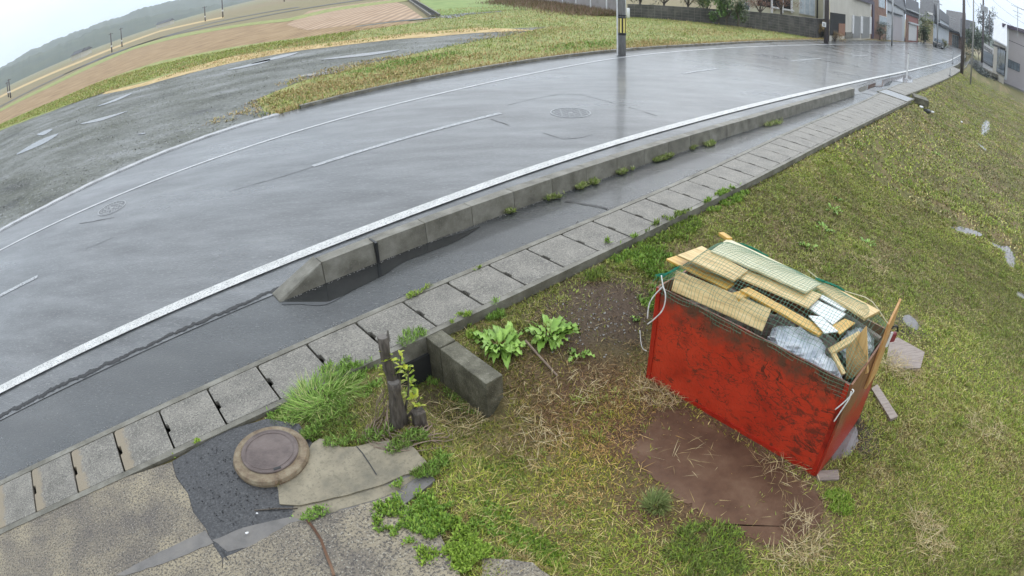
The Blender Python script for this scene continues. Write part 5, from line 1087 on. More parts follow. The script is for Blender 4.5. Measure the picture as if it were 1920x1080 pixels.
e, b = pole('utility_pole', onz(1820, 151), 7.2, .08, .06, 'pole', 'thin grey stay pole right of the tall dark pole'); p4 = b.copy()
p5b = Vector((*[c_*.5 for c_ in onz(1843, 97, 0)[:2]], 0)); p5b = xy(98, 1.2); d5 = ray(1842, 95); kk = 118/math.hypot(d5.x, d5.y); p5b = Vector((d5.x*kk, d5.y*kk, 0))
e, b = pole('utility_pole', p5b, 16, .26, .18, 'darkpole', 'distant dark pole carrying two transformers'); 
for px, py in ((1837, 13), (1845, 17)):
    zz = height_at(p5b, px, py); side = (px-1839)*.11; MB().tube([p5b+Vector((side*.7, -side*.7, zz-.6)), p5b+Vector((side*.7, -side*.7, zz+.6))], .42, 12).build('transformer', M['steel'], e)
MB().obox(p5b+Vector((-1.0, .9, 8.7)), Vector((2, -1.8, 0)), Vector((.1, .1, 0)), Zv*.12).build('crossarm', M['steel'], e)
d6 = ray(1854, 92); kk = 150/math.hypot(d6.x, d6.y); p6 = Vector((d6.x*kk, d6.y*kk, 0)); e, b = pole('utility_pole', p6, height_at(p6, 1852, 18), .22, .15, 'darkpole', 'farthest dark pole behind the beige house'); MB().obox(p6+Vector((-.2, .2, height_at(p6, 1854, 26))), Vector((1.6, -1.5, 0)), Vector((.1, .1, 0)), Zv*.12).build('crossarm', M['steel'], e)
# street lamp
d = ray(1757, 85); kk = 100/math.hypot(d.x, d.y); lb = Vector((d.x*kk, d.y*kk, 0)); hh = height_at(lb, 1755, 5); e, b = pole('street_lamp', lb, hh, .13, .09, 'steel', 'slim pale street lamp in front of the grey shed', 'street lamp')
MB().obox(b+Vector((-.8, .5, hh-.1)), Vector((1.4, -1.0, 0)), Vector((.2, .25, 0)), Zv*.12).build('lamp_head', M['steel'], e)
e, b = pole('steel_post', onz(1672, 86), 6.0, .09, .08, 'steel', 'thin steel post in front of the brick house', 'post')
# delineators
for px, pb, pt_, lab in ((1700, 149, 100, 'white flexible marker post standing in the puddle'), (1786, 119, 98, 'thin marker post far along the kerb'), (1781, 143, 130, 'short red and white marker at the gutter far right')):
    b = onz(px, pb); h = height_at(b, px, pt_); e = empty('marker_post', b, lab, 'marker post')
    MB().tube([b, b+Zv*h], [.05, .035], 10).build('shaft', M['white' if px == 1700 else 'steel'], e); MB().tube([b, b+Zv*.06], [.14, .1], 12).build('base', M['black' if px != 1700 else 'steel'], e)
    MB().tube([b+Zv*h, b+Zv*(h+.06)], [.045, .04], 10).build('cap', M['pole'], e)
e, b = pole('fence_post', onz(1178, 34), height_at(onz(1178, 34), 1178, 15), .1, .09, 'white', 'white corner post where the two garden walls meet', 'post')
# poles out in the fields
for px, pb, ptx, pt_, lab in ((418, 33, 415, -8, 'tall pole in the fields, rightmost of the pair under the hill'), (385, 40, 384, 12, 'pole in the fields left of the tall one'), (210, 98, 207, 62, 'pole in the fields in front of the low hill'), (229, 88, 227, 52, 'pole right behind the one in front of the low hill'), (20, 183, 17, 148, 'right one of two poles at the left edge'), (16, 182, 13, 154, 'left one of two poles at the left edge'), (533, 3, 532, -20, 'pole base at the top edge above the stubble field')):
    bb_ = onz(px, pb); h = height_at(bb_, ptx, pt_); e, b = pole('field_pole', bb_, h, .19, .14, 'darkpole', lab, 'utility pole', 'poles out in the fields'); MB().tube([b+Zv*h*.28, b+Zv*h*.36], .21, 10).build('band', M['white'], e)
    MB().obox(b+Vector((-.7, 0, h*.93)), Vector((1.4, 0, 0)), Vector((0, .12, 0)), Zv*.12).build('crossarm', M['darkpole'], e)
def wire(a, b, sag, label, r=.02):
    a, b = Vector(a), Vector(b); o = MB().tube([a.lerp(b, i/20)-Zv*sag*4*(i/20)*(1-i/20) for i in range(21)], r, 4).build('power_line', M['wire']); return tag(o, label, 'cable', 'overhead cables at the right')
def far_pt(px, py, dist): d = ray(px, py); k = dist/math.hypot(d.x, d.y); return Vector((d.x*k, d.y*k, CAMH+d.z*k))
wire(far_pt(1858, -3, 70), far_pt(1935, 52, 60), .3, 'upper overhead cable crossing the sky at the right corner', .018)
wire(far_pt(1838, 8, 118), far_pt(1935, 66, 75), .5, 'lower overhead cable above the beige house', .03)
wire(far_pt(1806, -30, 60), far_pt(1838, 14, 118), .4, 'cable between the tall dark pole and the transformer pole', .03)
wire(far_pt(1880, -5, 70), far_pt(1935, 24, 60), .2, 'short overhead cable in the very corner', .018)
wire(far_pt(1812, -3, 58), far_pt(1819, 14, 54), .05, 'guy cable to the thin grey pole', .02)

# ------------------------------------------------------------------ walls and fence by the verge
bw = empty('block_wall', (14, 37.2, 0), 'long dark weathered block wall behind the grassy verge', 'garden wall')
def wall_run(parent, pts, hs, th, m, name='wall_panel', gap=.01, zb=-.2):
    for i in range(len(pts)-1):
        a = Vector((*pts[i], zb)); b = Vector((*pts[i+1], zb)); d = (b-a).normalized(); n_ = Vector((-d.y, d.x, 0)); a2 = a+d*gap
        MB().hexa([a2, b, b+n_*th, a2+n_*th], [a2+Zv*(hs[i]-zb), b+Zv*(hs[i+1]-zb), b+n_*th+Zv*(hs[i+1]-zb), a2+n_*th+Zv*(hs[i]-zb)]).build(name, M[m], parent)
wx = [7.4, 10.4, 13.4, 16.4, 18.9, 20.75]
wh = [.85, .92, 1.02, 1.22, 1.36, 1.48]
wall_run(bw, [(x, 37.3+(.0)) for x in wx], wh, .15, 'block')
for i in range(len(wx)-1):
    MB().box(wx[i], 37.27, (wh[i]), wx[i+1]-.015, 37.48, wh[i]+.07).build('coping', M['block'], bw) if False else None
wall_run(bw, [(20.75, 37.3), (24.2, 40.9)], [1.48, 1.5], .15, 'block')
# block joints as shallow raised courses
mbj = MB()
for i in range(len(wx)-1):
    for c_ in range(1, 8):
        z_ = c_*.19
        if z_ < wh[i]-.05: mbj.box(wx[i]+.03, 37.288, z_, wx[i+1]-.03, 37.299, z_+.018)
    x = wx[i]
    while x < wx[i+1]:
        mbj.box(x, 37.286, 0, x+.018, 37.297, wh[i]-.03); x += .42
tag(mbj.build('block_joints', M['kerb'], bw), kind='stuff')
fe = empty('panel_fence', (6, 38, 0), 'pale grey precast panel fence with posts running away from the verge', 'fence')
fa, fb = Vector((7.2, 37.35, 0)), Vector((1.2, 52.5, 0)); nf = 8
for i in range(nf):
    a = fa.lerp(fb, i/nf); b = fa.lerp(fb, (i+1)/nf); d = (b-a).normalized(); n_ = Vector((-d.y, d.x, 0))*-1
    MB().obox(a+d*.08, (b-a)-d*.12, n_*.06, Zv*1.15).build('panel', M['fence'], fe)
    MB().obox(a-d*.05-n_*.04, d*.12, n_*.14, Zv*1.25).build('post', M['white'], fe)
MB().obox(fa+Zv*1.17, (fb-fa), Vector((.05, .03, 0)), Zv*.07).build('top_rail', M['white'], fe)
x_, y_ = [], []
for i in range(16000):
    u = random.random(); p = fa.lerp(fb, u)+Vector((-1, -.4, 0))*abs(random.gauss(0, 1.3)); x_.append(p.x); y_.append(p.y)
x_, y_ = np.array(x_), np.array(y_)
o = blades('dry_brush', x_, y_, np.zeros(len(x_)), rng.uniform(.15, .55, len(x_)), rng.uniform(.02, .05, len(x_)), rng.uniform(.1, 1.2, len(x_)), np.array([(.2,.12,.08), (.16,.14,.06), (.26,.18,.11)])[rng.integers(0, 3, len(x_))], M['blade']); tag(o, 'brown dead weeds along the foot of the panel fence', kind='stuff')

# ------------------------------------------------------------------ trees and bushes
def crown(parent, cen, rad, n, size, cols, name='crown', flat_=.8, holes=.25):
    pts = []; cl_ = [(random.gauss(0, .45), random.gauss(0, .45), random.gauss(0, .4), random.uniform(.3, .55)) for _ in range(16)]
    for i in range(n):
        cx_, cy_, cz_, cr_ = random.choice(cl_); v = Vector((random.gauss(0, 1), random.gauss(0, 1), random.gauss(0, 1))).normalized()*cr_*random.uniform(.4, 1)
        p = Vector(((cx_+v.x)*rad[0], (cy_+v.y)*rad[1], (cz_+v.z)*rad[2]))+Vector(cen); pts.append((p, (random.uniform(-1, 1), random.uniform(-1, 1), random.uniform(-.8, .6))))
    return leafcloud(name, pts, parent, size, cols)
def bush(px, py, dist, rad, n, size, cols, label, z0=0.0, name='bush', trunk_h=.6, cat='bush', group=None):
    d = ray(px, py); k = dist/math.hypot(d.x, d.y); b = Vector((d.x*k, d.y*k, z0)); e = empty(name, b, label, cat, group)
    MB().tube([b-Zv*.1, b+Zv*trunk_h, b+Zv*(trunk_h+rad[2]*.8)+Vector((.1, 0, 0))], [.08, .06, .03], 6).build('trunk', M['bark'], e)
    for i in range(4):
        a = random.uniform(0, 6.28); MB().tube([b+Zv*trunk_h*.6, b+Zv*(trunk_h+rad[2]*.5)+Vector((math.cos(a)*rad[0]*.5, math.sin(a)*rad[1]*.5, 0))], [.04, .015], 5).build('limb', M['bark'], e)
    crown(e, b+Zv*(trunk_h+rad[2]*.75), rad, n, size, cols); return e
DG = [(.03,.06,.015), (.10,.15,.04)]; OLV = [(.08,.09,.04), (.2,.2,.1)]; RB = [(.14,.05,.025), (.3,.14,.08)]; BAM = [(.10,.17,.04), (.28,.36,.14)]
bush(1200, 5, 39.5, (1.3, .8, .9), 1500, .13, OLV, 'olive brown shrub beside the striped pole, above the wall', .6)
bush(1245, 5, 39.6, (1.4, .8, .9), 1500, .13, OLV, 'grey green shrub next to the olive one above the wall', .6)
bush(1290, 5, 39.8, (1.2, .8, 1.0), 1300, .12, [(.12,.1,.06), (.24,.22,.13)], 'thin dry shrub in the middle above the wall', .6)
bush(1325, 10, 39.6, (.9, .7, 1.1), 1600, .16, BAM, 'left one of two pale bamboo clumps over the wall', .3, 'bamboo', .4, 'bamboo')
bush(1362, 12, 38.6, (.9, .6, 1.3), 2400, .17, [(.06,.13,.025), (.2,.32,.08)], 'dense green bamboo clump drooping over the block wall', .2, 'bamboo', .4, 'bamboo')
bush(1385, 16, 38.4, (.6, .5, 1.0), 1500, .12, DG, 'dark round evergreen bush at the end of the bamboo', .3)
bush(1425, 8, 41.0, (1.1, .7, .8), 1700, .09, RB, 'reddish brown bush in front of the porch', .8)
bush(1465, 2, 42.0, (1.0, .6, .8), 1200, .09, RB, 'smaller reddish bush beside the porch post', 1.2)
bush(1538, 55, 43.6, (.75, .6, .55), 1600, .09, [(.34,.22,.08), (.55,.42,.2)], 'straw coloured bush left of the timber pole', .1, trunk_h=.3)
bush(1566, 66, 44.2, (.8, .5, .4), 1100, .09, [(.3,.2,.1), (.5,.38,.2)], 'low straw coloured plant right of the timber pole', .0, trunk_h=.2)
bush(1650, 70, 66, (1.6, 1.0, 1.0), 1500, .16, [(.05,.09,.06), (.12,.16,.12)], 'dark shrub in front of the brick house', 0)
bush(1733, 62, 100, (1.6, 1.6, 2.2), 1500, .3, [(.08,.14,.03), (.3,.34,.1)], 'yellow green tree beside the red shed', 0, 'tree', 1.2, 'tree')
bush(1727, 76, 98, (1.6, 1.2, 1.2), 1200, .25, DG, 'dark round shrub below the yellow green tree', 0)
bush(1826, 76, 135, (3.2, 3, 3.6), 1800, .5, DG, 'dark broad tree between the two poles', 0, 'tree', 1.5, 'tree')
bush(1836, 80, 128, (3.0, 3, 2.8), 1800, .5, [(.03,.07,.03), (.09,.13,.07)], 'dark tree behind the transformer pole', 0, 'tree', 1.5, 'tree')
bush(1849, 60, 160, (3.0, 3, 5.2), 1500, .6, [(.02,.035,.03), (.05,.07,.06)], 'pointed dark conifer above the beige house', 3, 'tree', 3, 'tree')
bush(1772, 78, 108, (.8, .8, .9), 700, .2, [(.2,.22,.08), (.36,.34,.14)], 'small yellow bush by the parked car', 0)
e = bush(1717, -2, 112, (1.2, 1.2, 1.6), 60, .2, [(.1,.08,.06), (.14,.1,.08)], 'bare branched tree rising behind the red shed roof', 6, 'tree', 1.5, 'tree')

# ------------------------------------------------------------------ buildings
def linept(P_, Q_, px, py):
    d = ray(px, py); a = np.array([[d.x, -(Q_[0]-P_[0])], [d.y, -(Q_[1]-P_[1])]]); k, u = np.linalg.solve(a, np.array([P_[0], P_[1]], float))
    return k, u, CAMH+d.z*k
class House:
    def __init__(h, name, label, P_, Q_, pxa, pxb, ybase, ytop_a, ytop_b, depth, m, cat='house', z0=-.3):
        """front wall on the ground line P_-Q_, between the photo columns pxa and pxb"""
        _, ua, za = linept(P_, Q_, pxa, ytop_a); _, ub, zb = linept(P_, Q_, pxb, ytop_b)
        P_, Q_ = Vector((*P_, 0)), Vector((*Q_, 0)); h.P0, h.Q0 = P_, Q_
        h.A = P_.lerp(Q_, ua) if 0 <= ua <= 1 else P_+(Q_-P_)*ua; h.B = P_+(Q_-P_)*ub
        h.d = (h.B-h.A).normalized(); n_ = Vector((-h.d.y, h.d.x, 0))
        if n_.dot(h.A) < 0: n_ = -n_
        h.n = n_; h.w = (h.B-h.A).length; h.za, h.zb = za, zb; h.depth = depth
        h.e = empty(name, (h.A.x, h.A.y, 0), label, cat)
        v_ = (h.A+h.B)/2; v_ = Vector((v_.x, v_.y, 0)).normalized(); bk = v_*(depth/max(.5, v_.dot(n_))); bk = bk if bk.length < depth*1.6 else v_*depth*1.6; h.bk = bk
        A, B = h.A+Zv*z0, h.B+Zv*z0
        h.wall = MB().hexa([A, B, B+bk, A+bk], [h.A+Zv*za, h.B+Zv*zb, h.B+bk+Zv*zb, h.A+bk+Zv*za]).build('wall', M[m], h.e)
    def uz(h, px, py):
        _, u, z = linept(h.P0, h.Q0, px, py); return (h.P0+(h.Q0-h.P0)*u-h.A).dot(h.d), z
    def rect(h, x0, y0, x1, y1, name, m, out=.04, frame=None, mull=0, th=.06):
        (ua, z1a), (ub, z1b) = h.uz(x0, y0), h.uz(x1, y1); _, zz = h.uz(x0, y1); _, z2 = h.uz(x1, y0)
        zlo, zhi = min(z1b, zz)*.5+max(z1b, zz)*.5, (z1a+z2)/2
        o_ = h.A+h.d*ua-h.n*out
        if frame:
            f = MB().obox(o_+Zv*zlo, h.d*(ub-ua), h.n*(out+.02), Zv*(zhi-zlo)).build(name, M[frame], h.e); k = .05
            w = (ub-ua-k*2-mull*k)/(mull+1)
            for i in range(mull+1): MB().obox(o_+h.d*(k+i*(w+k))+Zv*(zlo+k)-h.n*.012, h.d*w, h.n*.03, Zv*(zhi-zlo-2*k)).build('pane', M[m], f)
            return f
        return MB().obox(o_+Zv*zlo, h.d*(ub-ua), h.n*(out+.02), Zv*(zhi-zlo)).build(name, M[m], h.e)
    def roof(h, m, rise, over=.5, th=.18, slope_back=True):
        A, B = h.A-h.d*over, h.B+h.d*over; n_ = h.bk/h.depth; dz = over*rise/h.depth*2
        lo = [A-n_*over+Zv*(h.za-dz), B-n_*over+Zv*(h.zb-dz), B+n_*(h.depth/2)+Zv*(h.zb+rise), A+n_*(h.depth/2)+Zv*(h.za+rise)]
        r = MB().hexa([v+Zv*.02 for v in lo], [v+Zv*(th+.02) for v in lo])
        lo2 = [A+n_*(h.depth/2)+Zv*(h.za+rise), B+n_*(h.depth/2)+Zv*(h.zb+rise), B+n_*(h.depth+over)+Zv*(h.zb-dz), A+n_*(h.depth+over)+Zv*(h.za-dz)]
        r.hexa([v+Zv*.02 for v in lo2], [v+Zv*(th+.02) for v in lo2])
        for E_, zt in ((h.A, h.za), (h.B, h.zb)):
            k = Vector(E_); r.add([k+Zv*zt, k+n_*h.depth+Zv*zt, k+n_*h.depth/2+Zv*(zt+rise)], [(0, 1, 2)])
        return r.build('roof', M[m], h.e)
# house with porch behind the block wall
L1a, L1b = (12.0, 43.3), (26.3, 41.9)
h = House('house', 'cream house with white framed windows behind the block wall', L1a, L1b, 1390, 1551, 46, -40, -40, 8, 'cream')
h.rect(1396, 4, 1406, 19, 'door', 'glass', frame='white')
h.rect(1420, -30, 1484, 16, 'porch', 'dark', .03)  # flat near-black sheet on the wall paints the porch's shaded interior
for x in (1446, 1466, 1483): h.rect(x-1.2, -30, x+1.2, 24, 'porch_post', 'white', .25)
h.rect(1446, 15, 1487, 18, 'porch_rail', 'white', .3)
h.rect(1498, -30, 1527, 28, 'window', 'palepane', .12, 'white', 2)
h.rect(1531, -30, 1532.5, 46, 'drainpipe', 'black', .1); h.rect(1543.5, -30, 1549.5, 47, 'corner_post', 'white', .12); h.rect(1490, 34, 1531, 37, 'base_trim', 'block', .05)
# garage house
L2a, L2b = (25.8, 41.4), (35.4, 51.5)
h = House('garage_building', 'beige two storey garage with a dark open bay and two grey shutters', L2a, L2b, 1556, 1633, 72, -40, -30, 9, 'cream2', 'building')
h.rect(1556.5, 25, 1584, 66, 'bay_shade_panel', 'dark', .03); h.rect(1572, 44, 1583, 67, 'bay_door', 'brownpanel', .06)  # bay is a near-black sheet on the wall, its inner shade painted
h.rect(1584, 60, 1597, 72, 'stone_base', 'kerb', .08); h.rect(1599, 30, 1612, 71, 'shutter', 'shutter', .05); h.rect(1616, 31, 1629, 71, 'shutter', 'shutter', .05)
h.rect(1597, 28, 1599, 62, 'pillar', 'white', .12); h.rect(1612.3, 30, 1615.7, 62, 'pillar', 'white', .12); h.rect(1629.3, 31, 1632, 63, 'pillar', 'white', .12); h.rect(1600, -6, 1633, 3, 'fascia', 'purple', .3)
# brick house and its neighbours along the same street line
L3a, L3b = (35.6, 51.8), (60.7, 74.2)
h = House('brick_house', 'brown brick house with white barred windows', L3a, L3b, 1633.5, 1662, 76, -30, -20, 9, 'brick')
h.rect(1647, -14, 1658, 14, 'window', 'palepane', .1, 'white', 2); h.rect(1648, 30, 1661, 46, 'window', 'palepane', .1, 'white', 3); h.rect(1635, 3, 1637, 74, 'drainpipe', 'purple', .1)
h = House('shed', 'grey shed with a rust grey roller shutter and tiled lean-to roof', L3a, L3b, 1663, 1697, 76, -2, 20, 9, 'greywall', 'shed'); h.rect(1674, 31, 1690, 76, 'shutter', 'mauve', .05); h.rect(1664, 24, 1690, 27, 'eave_trim', 'tile', .25); h.roof('tile', 1.6, .5)
h = House('shed', 'dull red shed with a tall white door', L3a, L3b, 1698.5, 1722, 78, 22, 31, 9, 'redwall', 'shed'); h.rect(1703.5, 45, 1717.5, 76, 'door', 'white', .08); h.rect(1702, 42, 1719, 45, 'door_canopy', 'roofwhite', .5); h.rect(1699, 32, 1703, 78, 'corner_panel', 'brick', .06); h.roof('tile', 2.4, .7); h.rect(1699, 21, 1723, 22.5, 'gutter', 'roofwhite', .8)
def azp(px, py, dist): d = ray(px, py); k = dist/math.hypot(d.x, d.y); return (d.x*k, d.y*k)
h = House('house', 'old house with a dark tiled gable roof behind the street lamp', azp(1728, 80, 118), azp(1758, 84, 112), 1730, 1756, 82, 30, 30, 9, 'orangewall'); h.rect(1738, 46, 1750, 83, 'board_wall', 'orangewall', .06); h.rect(1740, 24, 1752, 28, 'gable_window', 'white', .1); h.roof('tile', 3.4, 1.4); h.rect(1731, 50, 1737, 80, 'door', 'dark', .07)
h = House('long_shed', 'long pale grey two storey shed with a stepped roof', azp(1751, 84, 112), azp(1780, 86, 150), 1750.5, 1779, 84, 26, 45, 10, 'palegrey', 'shed'); h.roof('tile', 2, .8); h.rect(1751, 50, 1776, 74, 'lower_wall', 'greenwall' if 'greenwall' in M else 'palegrey', .4); h.rect(1751, 46, 1778, 50, 'lean_to_roof', 'tile', 1.4)
h = House('house', 'dark roofed house with a red brown front at the bend', azp(1778, 88, 165), azp(1806, 90, 160), 1779, 1805, 88, 52, 56, 12, 'brick'); h.roof('tile', 5, 1.5); h.rect(1786, 66, 1797, 88, 'shop_front', 'glass', .1, 'white', 2); h.rect(1779, 58, 1804, 62, 'lean_to_roof', 'tile', 2)
h = House('house', 'yellowish low house right behind the tall dark pole', azp(1806, 92, 150), azp(1825, 92, 150), 1806.5, 1822, 90, 66, 68, 10, 'orangewall'); h.roof('tile', 4, 1); h.rect(1811, 74, 1818, 84, 'window', 'glass', .1, 'white', 1)
# right hand side
RA = onz(1887, 152, -.6); 
RB_ = (RA.x+.60*14, RA.y-.80*14)
h = House('workshop', 'grey mauve building with a dark fascia and a long low window', (RA.x, RA.y), RB_, 1887, 1990, 152, 50, 82, 12, 'mauve', 'building', -1.5)
h.rect(1890, 115, 1912, 131, 'window', 'glass', .08, 'black', 3); MB().hexa([h.A-h.n*.8-h.d*.7+Zv*(h.za-.25), h.B-h.n*.8+Zv*(h.zb-.25), h.B+h.bk+Zv*(h.zb-.25), h.A+h.bk-h.d*.7+Zv*(h.za-.25)], [h.A-h.n*.8-h.d*.7+Zv*(h.za+.25), h.B-h.n*.8+Zv*(h.zb+.25), h.B+h.bk+Zv*(h.zb+.25), h.A+h.bk-h.d*.7+Zv*(h.za+.25)]).build('flat_roof', M['purple'], h.e); h.rect(1888, 96, 1990, 97, 'trim_line', 'tile', .04); h.rect(1885.5, 52, 1887.5, 150, 'downpipe', 'roofwhite', .15)
la, lb_ = azp(1864, 132, 88), azp(1888, 152, 80)
h = House('house', 'pale beige house with a black framed entrance door', la, lb_, 1864, 1886, 142, 70, 82, 9, 'cream2', 'house', -1.2)
h.rect(1871.5, 92, 1884, 140, 'door', 'glass', .12, 'black', 1); h.rect(1870, 88, 1885, 92, 'door_canopy', 'black', .9); h.rect(1857, 136, 1872, 142, 'step', 'kerb', 1.2); h.roof('roofwhite', 3.0, .7)
h = House('shop', 'low white shop front with a black lettered sign band', azp(1845, 112, 108), azp(1864, 122, 96), 1845, 1863.5, 118, 80, 92, 9, 'white', 'shop', -1)
h.rect(1845, 98, 1862, 122, 'shop_window', 'glass', .1, 'black', 1)
ua, z1 = h.uz(1846, 86); ub, z2 = h.uz(1862, 96)
for i in range(8):
    o_ = h.A+h.d*(ua+(ub-ua)*(i+.2)/8)-h.n*.1; z_ = z1+(z2-z1)*i/8; gl = MB()
    gl.obox(o_+Zv*(z_-.55), h.d*.5, h.n*.05, Zv*.14); gl.obox(o_+Zv*(z_-.1), h.d*.5, h.n*.05, Zv*.14); gl.obox(o_+Zv*(z_-.42)+h.d*(.1 if i % 2 else .32), h.d*.14, h.n*.05, Zv*.33) ; gl.build('sign_letter', M['black'], h.e)
# antennas on the roofs
for px, yb, yt, dist, lab in ((1908, 48, 12, 78, 'television aerial above the grey mauve building'), (1860, 58, 38, 98, 'short aerial on the beige house roof'), (1786, 50, 32, 165, 'aerial above the far dark roof')):
    x, y = azp(px, yb, dist); b = Vector((x, y, 0)); z0, z1 = height_at(b, px, yb), height_at(b, px-1, yt); b.z = z0-1.5; e = empty('aerial', b, lab, 'aerial'); MB().tube([b, Vector((x, y, z1))], .05, 6).build('mast', M['steel'], e)
    for i, zz in enumerate((z1-.15, z1-.8, z1-1.3)): MB().obox(Vector((x, y, zz))+Vector((-.75+.2*i, .7-.2*i, 0)), Vector((1.5-.4*i, -1.4+.4*i, 0)), Vector((.05, .05, 0)), Zv*.06).build('element', M['steel'], e)
# hedge slope at the right, dark car by the lamp
x0, y0 = azp(1826, 120, 75); 
crown_e = empty('hedge', (x0, y0, -.6), 'dark low hedge running down to the shop', 'hedge')
for i in range(6):
    px = 1828+i*4; cx_, cy_ = azp(px, 118, 84-i*1.0); crown(crown_e, (cx_, cy_, -.1-.12*i), (1.3, 1.3, 1.0), 600, .22, [(.03,.05,.045), (.07,.09,.08)], 'foliage')
cx_, cy_ = azp(1760, 80, 102); car = empty('parked_car', (cx_, cy_, 0), 'dark parked car beside the street lamp', 'car')
cd = Vector((.75, .66, 0)); cs = Vector((-.66, .75, 0)); cb = Vector((cx_, cy_, 0))
MB().hexa([cb-cs*.85-cd*2.1+Zv*.25, cb-cs*.85+cd*2.1+Zv*.25, cb+cs*.85+cd*2.1+Zv*.25, cb+cs*.85-cd*2.1+Zv*.25], [cb-cs*.82-cd*2.0+Zv*.85, cb-cs*.82+cd*2.0+Zv*.95, cb+cs*.82+cd*2.0+Zv*.95, cb+cs*.82-cd*2.0+Zv*.85]).build('body', M['car'], car, bevel=.1)
MB().hexa([cb-cs*.78-cd*1.3+Zv*.96, cb-cs*.78+cd*1.9+Zv*.96, cb+cs*.78+cd*1.9+Zv*.96, cb+cs*.78-cd*1.3+Zv*.96], [cb-cs*.65-cd*.6+Zv*1.5, cb-cs*.65+cd*1.6+Zv*1.5, cb+cs*.65+cd*1.6+Zv*1.5, cb+cs*.65-cd*.6+Zv*1.5]).build('cabin', M['glass'], car, bevel=.06)
for a in (-1.3, 1.3):
    for s1 in (-.8, .62): c_ = cb+cd*a+cs*s1+Zv*.32; MB().tube([c_, c_+cs*.2], .32, 16).build('wheel', M['tyre'], car)
# tiny far farmhouses on the plain
for i, (px, py, dist, w, lab) in enumerate(((310, 54, 420, 12, 'pale far farmhouse on the plain under the hill'), (150, 112, 300, 7, 'tiny white hut far out in the fields'), (160, 104, 330, 6, 'tiny grey hut left of the near field poles'))):
    x, y = azp(px, py, dist); e = empty('farmhouse', (x, y, 0), lab, 'farmhouse'); MB().box(x-w/2, y-3, 0, x+w/2, y+3, 2.6).build('wall', M['cream2'], e); MB().add([(x-w/2-.5, y-3.6, 2.5), (x+w/2+.5, y-3.6, 2.5), (x+w/2+.5, y+3.6, 2.5), (x-w/2-.5, y+3.6, 2.5), (x-w/2-.3, y, 4.2), (x+w/2+.3, y, 4.2)], [(0, 1, 5, 4), (2, 3, 4, 5), (1, 2, 5), (3, 0, 4), (0, 3, 2, 1)]).build('roof', M['tile'], e)

# ------------------------------------------------------------------ hills on the horizon
def hill_range(ridge, R, front, label, seed):
    rows_ = []; nn = 600; xs = [p[0] for p in ridge]; ys = [p[1] for p in ridge]
    for i in range(nn+1):
        px = xs[0]+(xs[-1]-xs[0])*i/nn; py = np.interp(px, xs, ys); d = ray(px, float(py)); k = R/math.hypot(d.x, d.y); x, y, z = d.x*k, d.y*k, CAMH+d.z*k
        z += (float(fbm(np.array(x), np.array(y), 26, seed))-.5)*7+(float(vnoise(np.array(x), np.array(y), 5, seed+9)))*3.5; row = []
        for f, q_ in ((-front, 0), (-front*.75, .28), (-front*.5, .55), (-front*.25, .82), (0, 1), (front*.5, .7), (front, 0)):
            kk = (R+f)/R; b = (float(vnoise(np.array(x*kk), np.array(y*kk), 30, seed+3))-.5)*z*.25 if 0 < q_ < 1 else 0; row.append((x*kk, y*kk, max(-2, z*q_+b) if q_ > 0 else -2))
        rows_.append(row)
    vs = [v for r in rows_ for v in r]; m_ = 7; o = MB().add(vs, [(i*m_+j, (i+1)*m_+j, (i+1)*m_+j+1, i*m_+j+1) for i in range(nn) for j in range(m_-1)]).build('hills', M['hill'], smooth=True); return tag(o, label, kind='structure')
hill_range([(-400,260),(-200,205),(-60,160),(0,137),(36,118),(60,108),(108,86),(168,62),(229,44),(253,38),(320,24),(420,8),(560,-14),(760,-34),(1000,-50)], 900, 160, 'dark wooded ridge across the plain', 4)
hill_range([(-400,240),(-200,190),(-60,150),(0,129),(60,95),(108,74),(168,50),(229,30),(253,20),(320,4),(400,-12),(560,-50),(760,-75),(1000,-90)], 1350, 200, 'higher wooded hill behind the ridge', 8)
hill_range([(1700,10),(1750,30),(1790,52),(1810,62),(1830,66),(1850,76),(1880,90),(1960,140),(2100,230)], 600, 120, 'low wooded rise behind the village', 15)

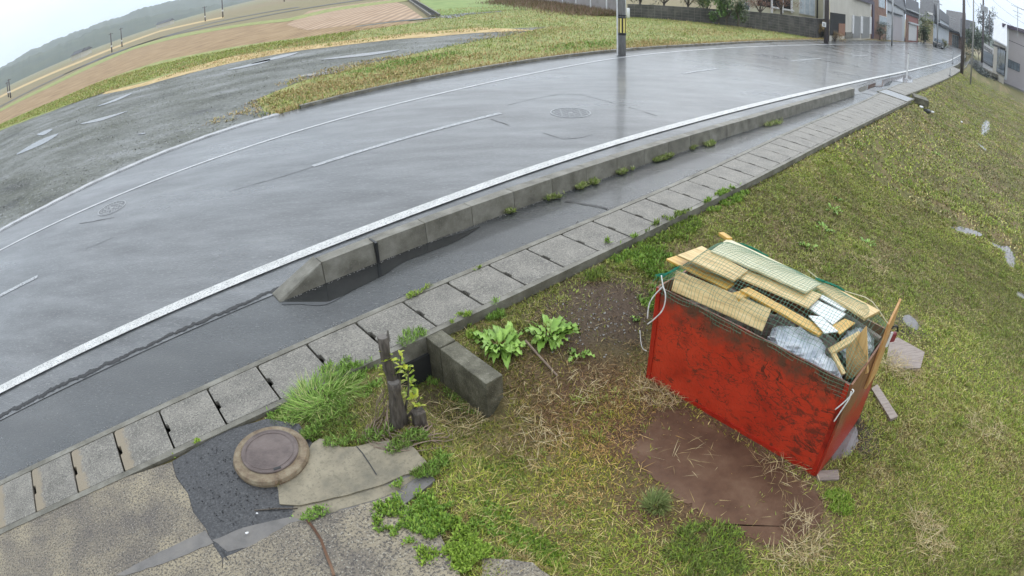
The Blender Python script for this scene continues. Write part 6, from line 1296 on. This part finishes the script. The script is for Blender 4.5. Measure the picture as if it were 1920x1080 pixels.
# ------------------------------------------------------------------ damp air
hz = MB().box(-1900, -1200, -3.2, 1900, 2200, 260).build('haze', bpy.data.materials.new('haze')); tag(hz, 'thin damp air fading the hills', kind='stuff')
hm = hz.data.materials[0]; hm.use_nodes = True; t = hm.node_tree; t.nodes.remove(t.nodes['Principled BSDF']); pv = t.nodes.new('ShaderNodeVolumePrincipled'); pv.inputs['Color'].default_value = (.86, .92, 1, 1); pv.inputs['Density'].default_value = .0004; pv.inputs['Anisotropy'].default_value = .2
t.links.new(pv.outputs[0], t.nodes['Material Output'].inputs['Volume']); sc.cycles.volume_bounces = 1

# ------------------------------------------------------------------ dry patches at the ragged end of the verge
for px, py, r, lab in ((540, 188, 1.5, 'tan dry grass at the left tip of the verge'), (580, 165, 1.3, 'tan dry grass on the gravel side of the verge tip'), (700, 150, 1.2, 'dry grass patch above the kerb left of the pole'), (820, 118, 1.5, 'dry grass patch in the middle of the verge'), (1225, 80, 1.3, 'pale dry grass right of the striped pole'), (1000, 60, 2.4, 'dry grass patch at the back of the verge'), (1320, 60, 2.6, 'dry grass patch near the block wall'), (650, 128, 1.6, 'mixed dry grass at the gravel edge')):
    patch(px, py, r, 3400, (.05, .13), (.012, .035), SV+[(.5,.42,.2), (.34,.36,.12)], lab, (.5, 1.5), 'dry_grass', stretch=(1.7, .6))
for px, py, r in ((640, 200-8, 1.2), (760, 118, 1.4), (1100, 85, 1.6)):
    patch(px, py, r, 3600, (.05, .12), (.012, .03), BG, 'fresh green patch in the verge near photo column %d' % px if False else {640: 'fresh green patch by the kerb at the left of the verge', 760: 'fresh green patch by the gravel edge', 1100: 'fresh green patch left of the striped pole'}[px], (.3, 1.3), 'grass', stretch=(1.8, .6))

for px, py, r in ((640, 832, .14), (700, 822, .16), (770, 832, .14), (590, 815, .12), (795, 895, .12)):
    patch(px, py, r, 900, (.02, .06), (.005, .011), BG+OG, {640: 'weeds spilling over the top edge of the old slab', 700: 'weeds at the cracked top edge of the old slab', 770: 'weeds at the tip of the old slab', 590: 'weeds between manhole ring and old slab', 795: 'weeds under the tip of the old slab'}[px], stretch=(1.5, .6), zoff=.035)
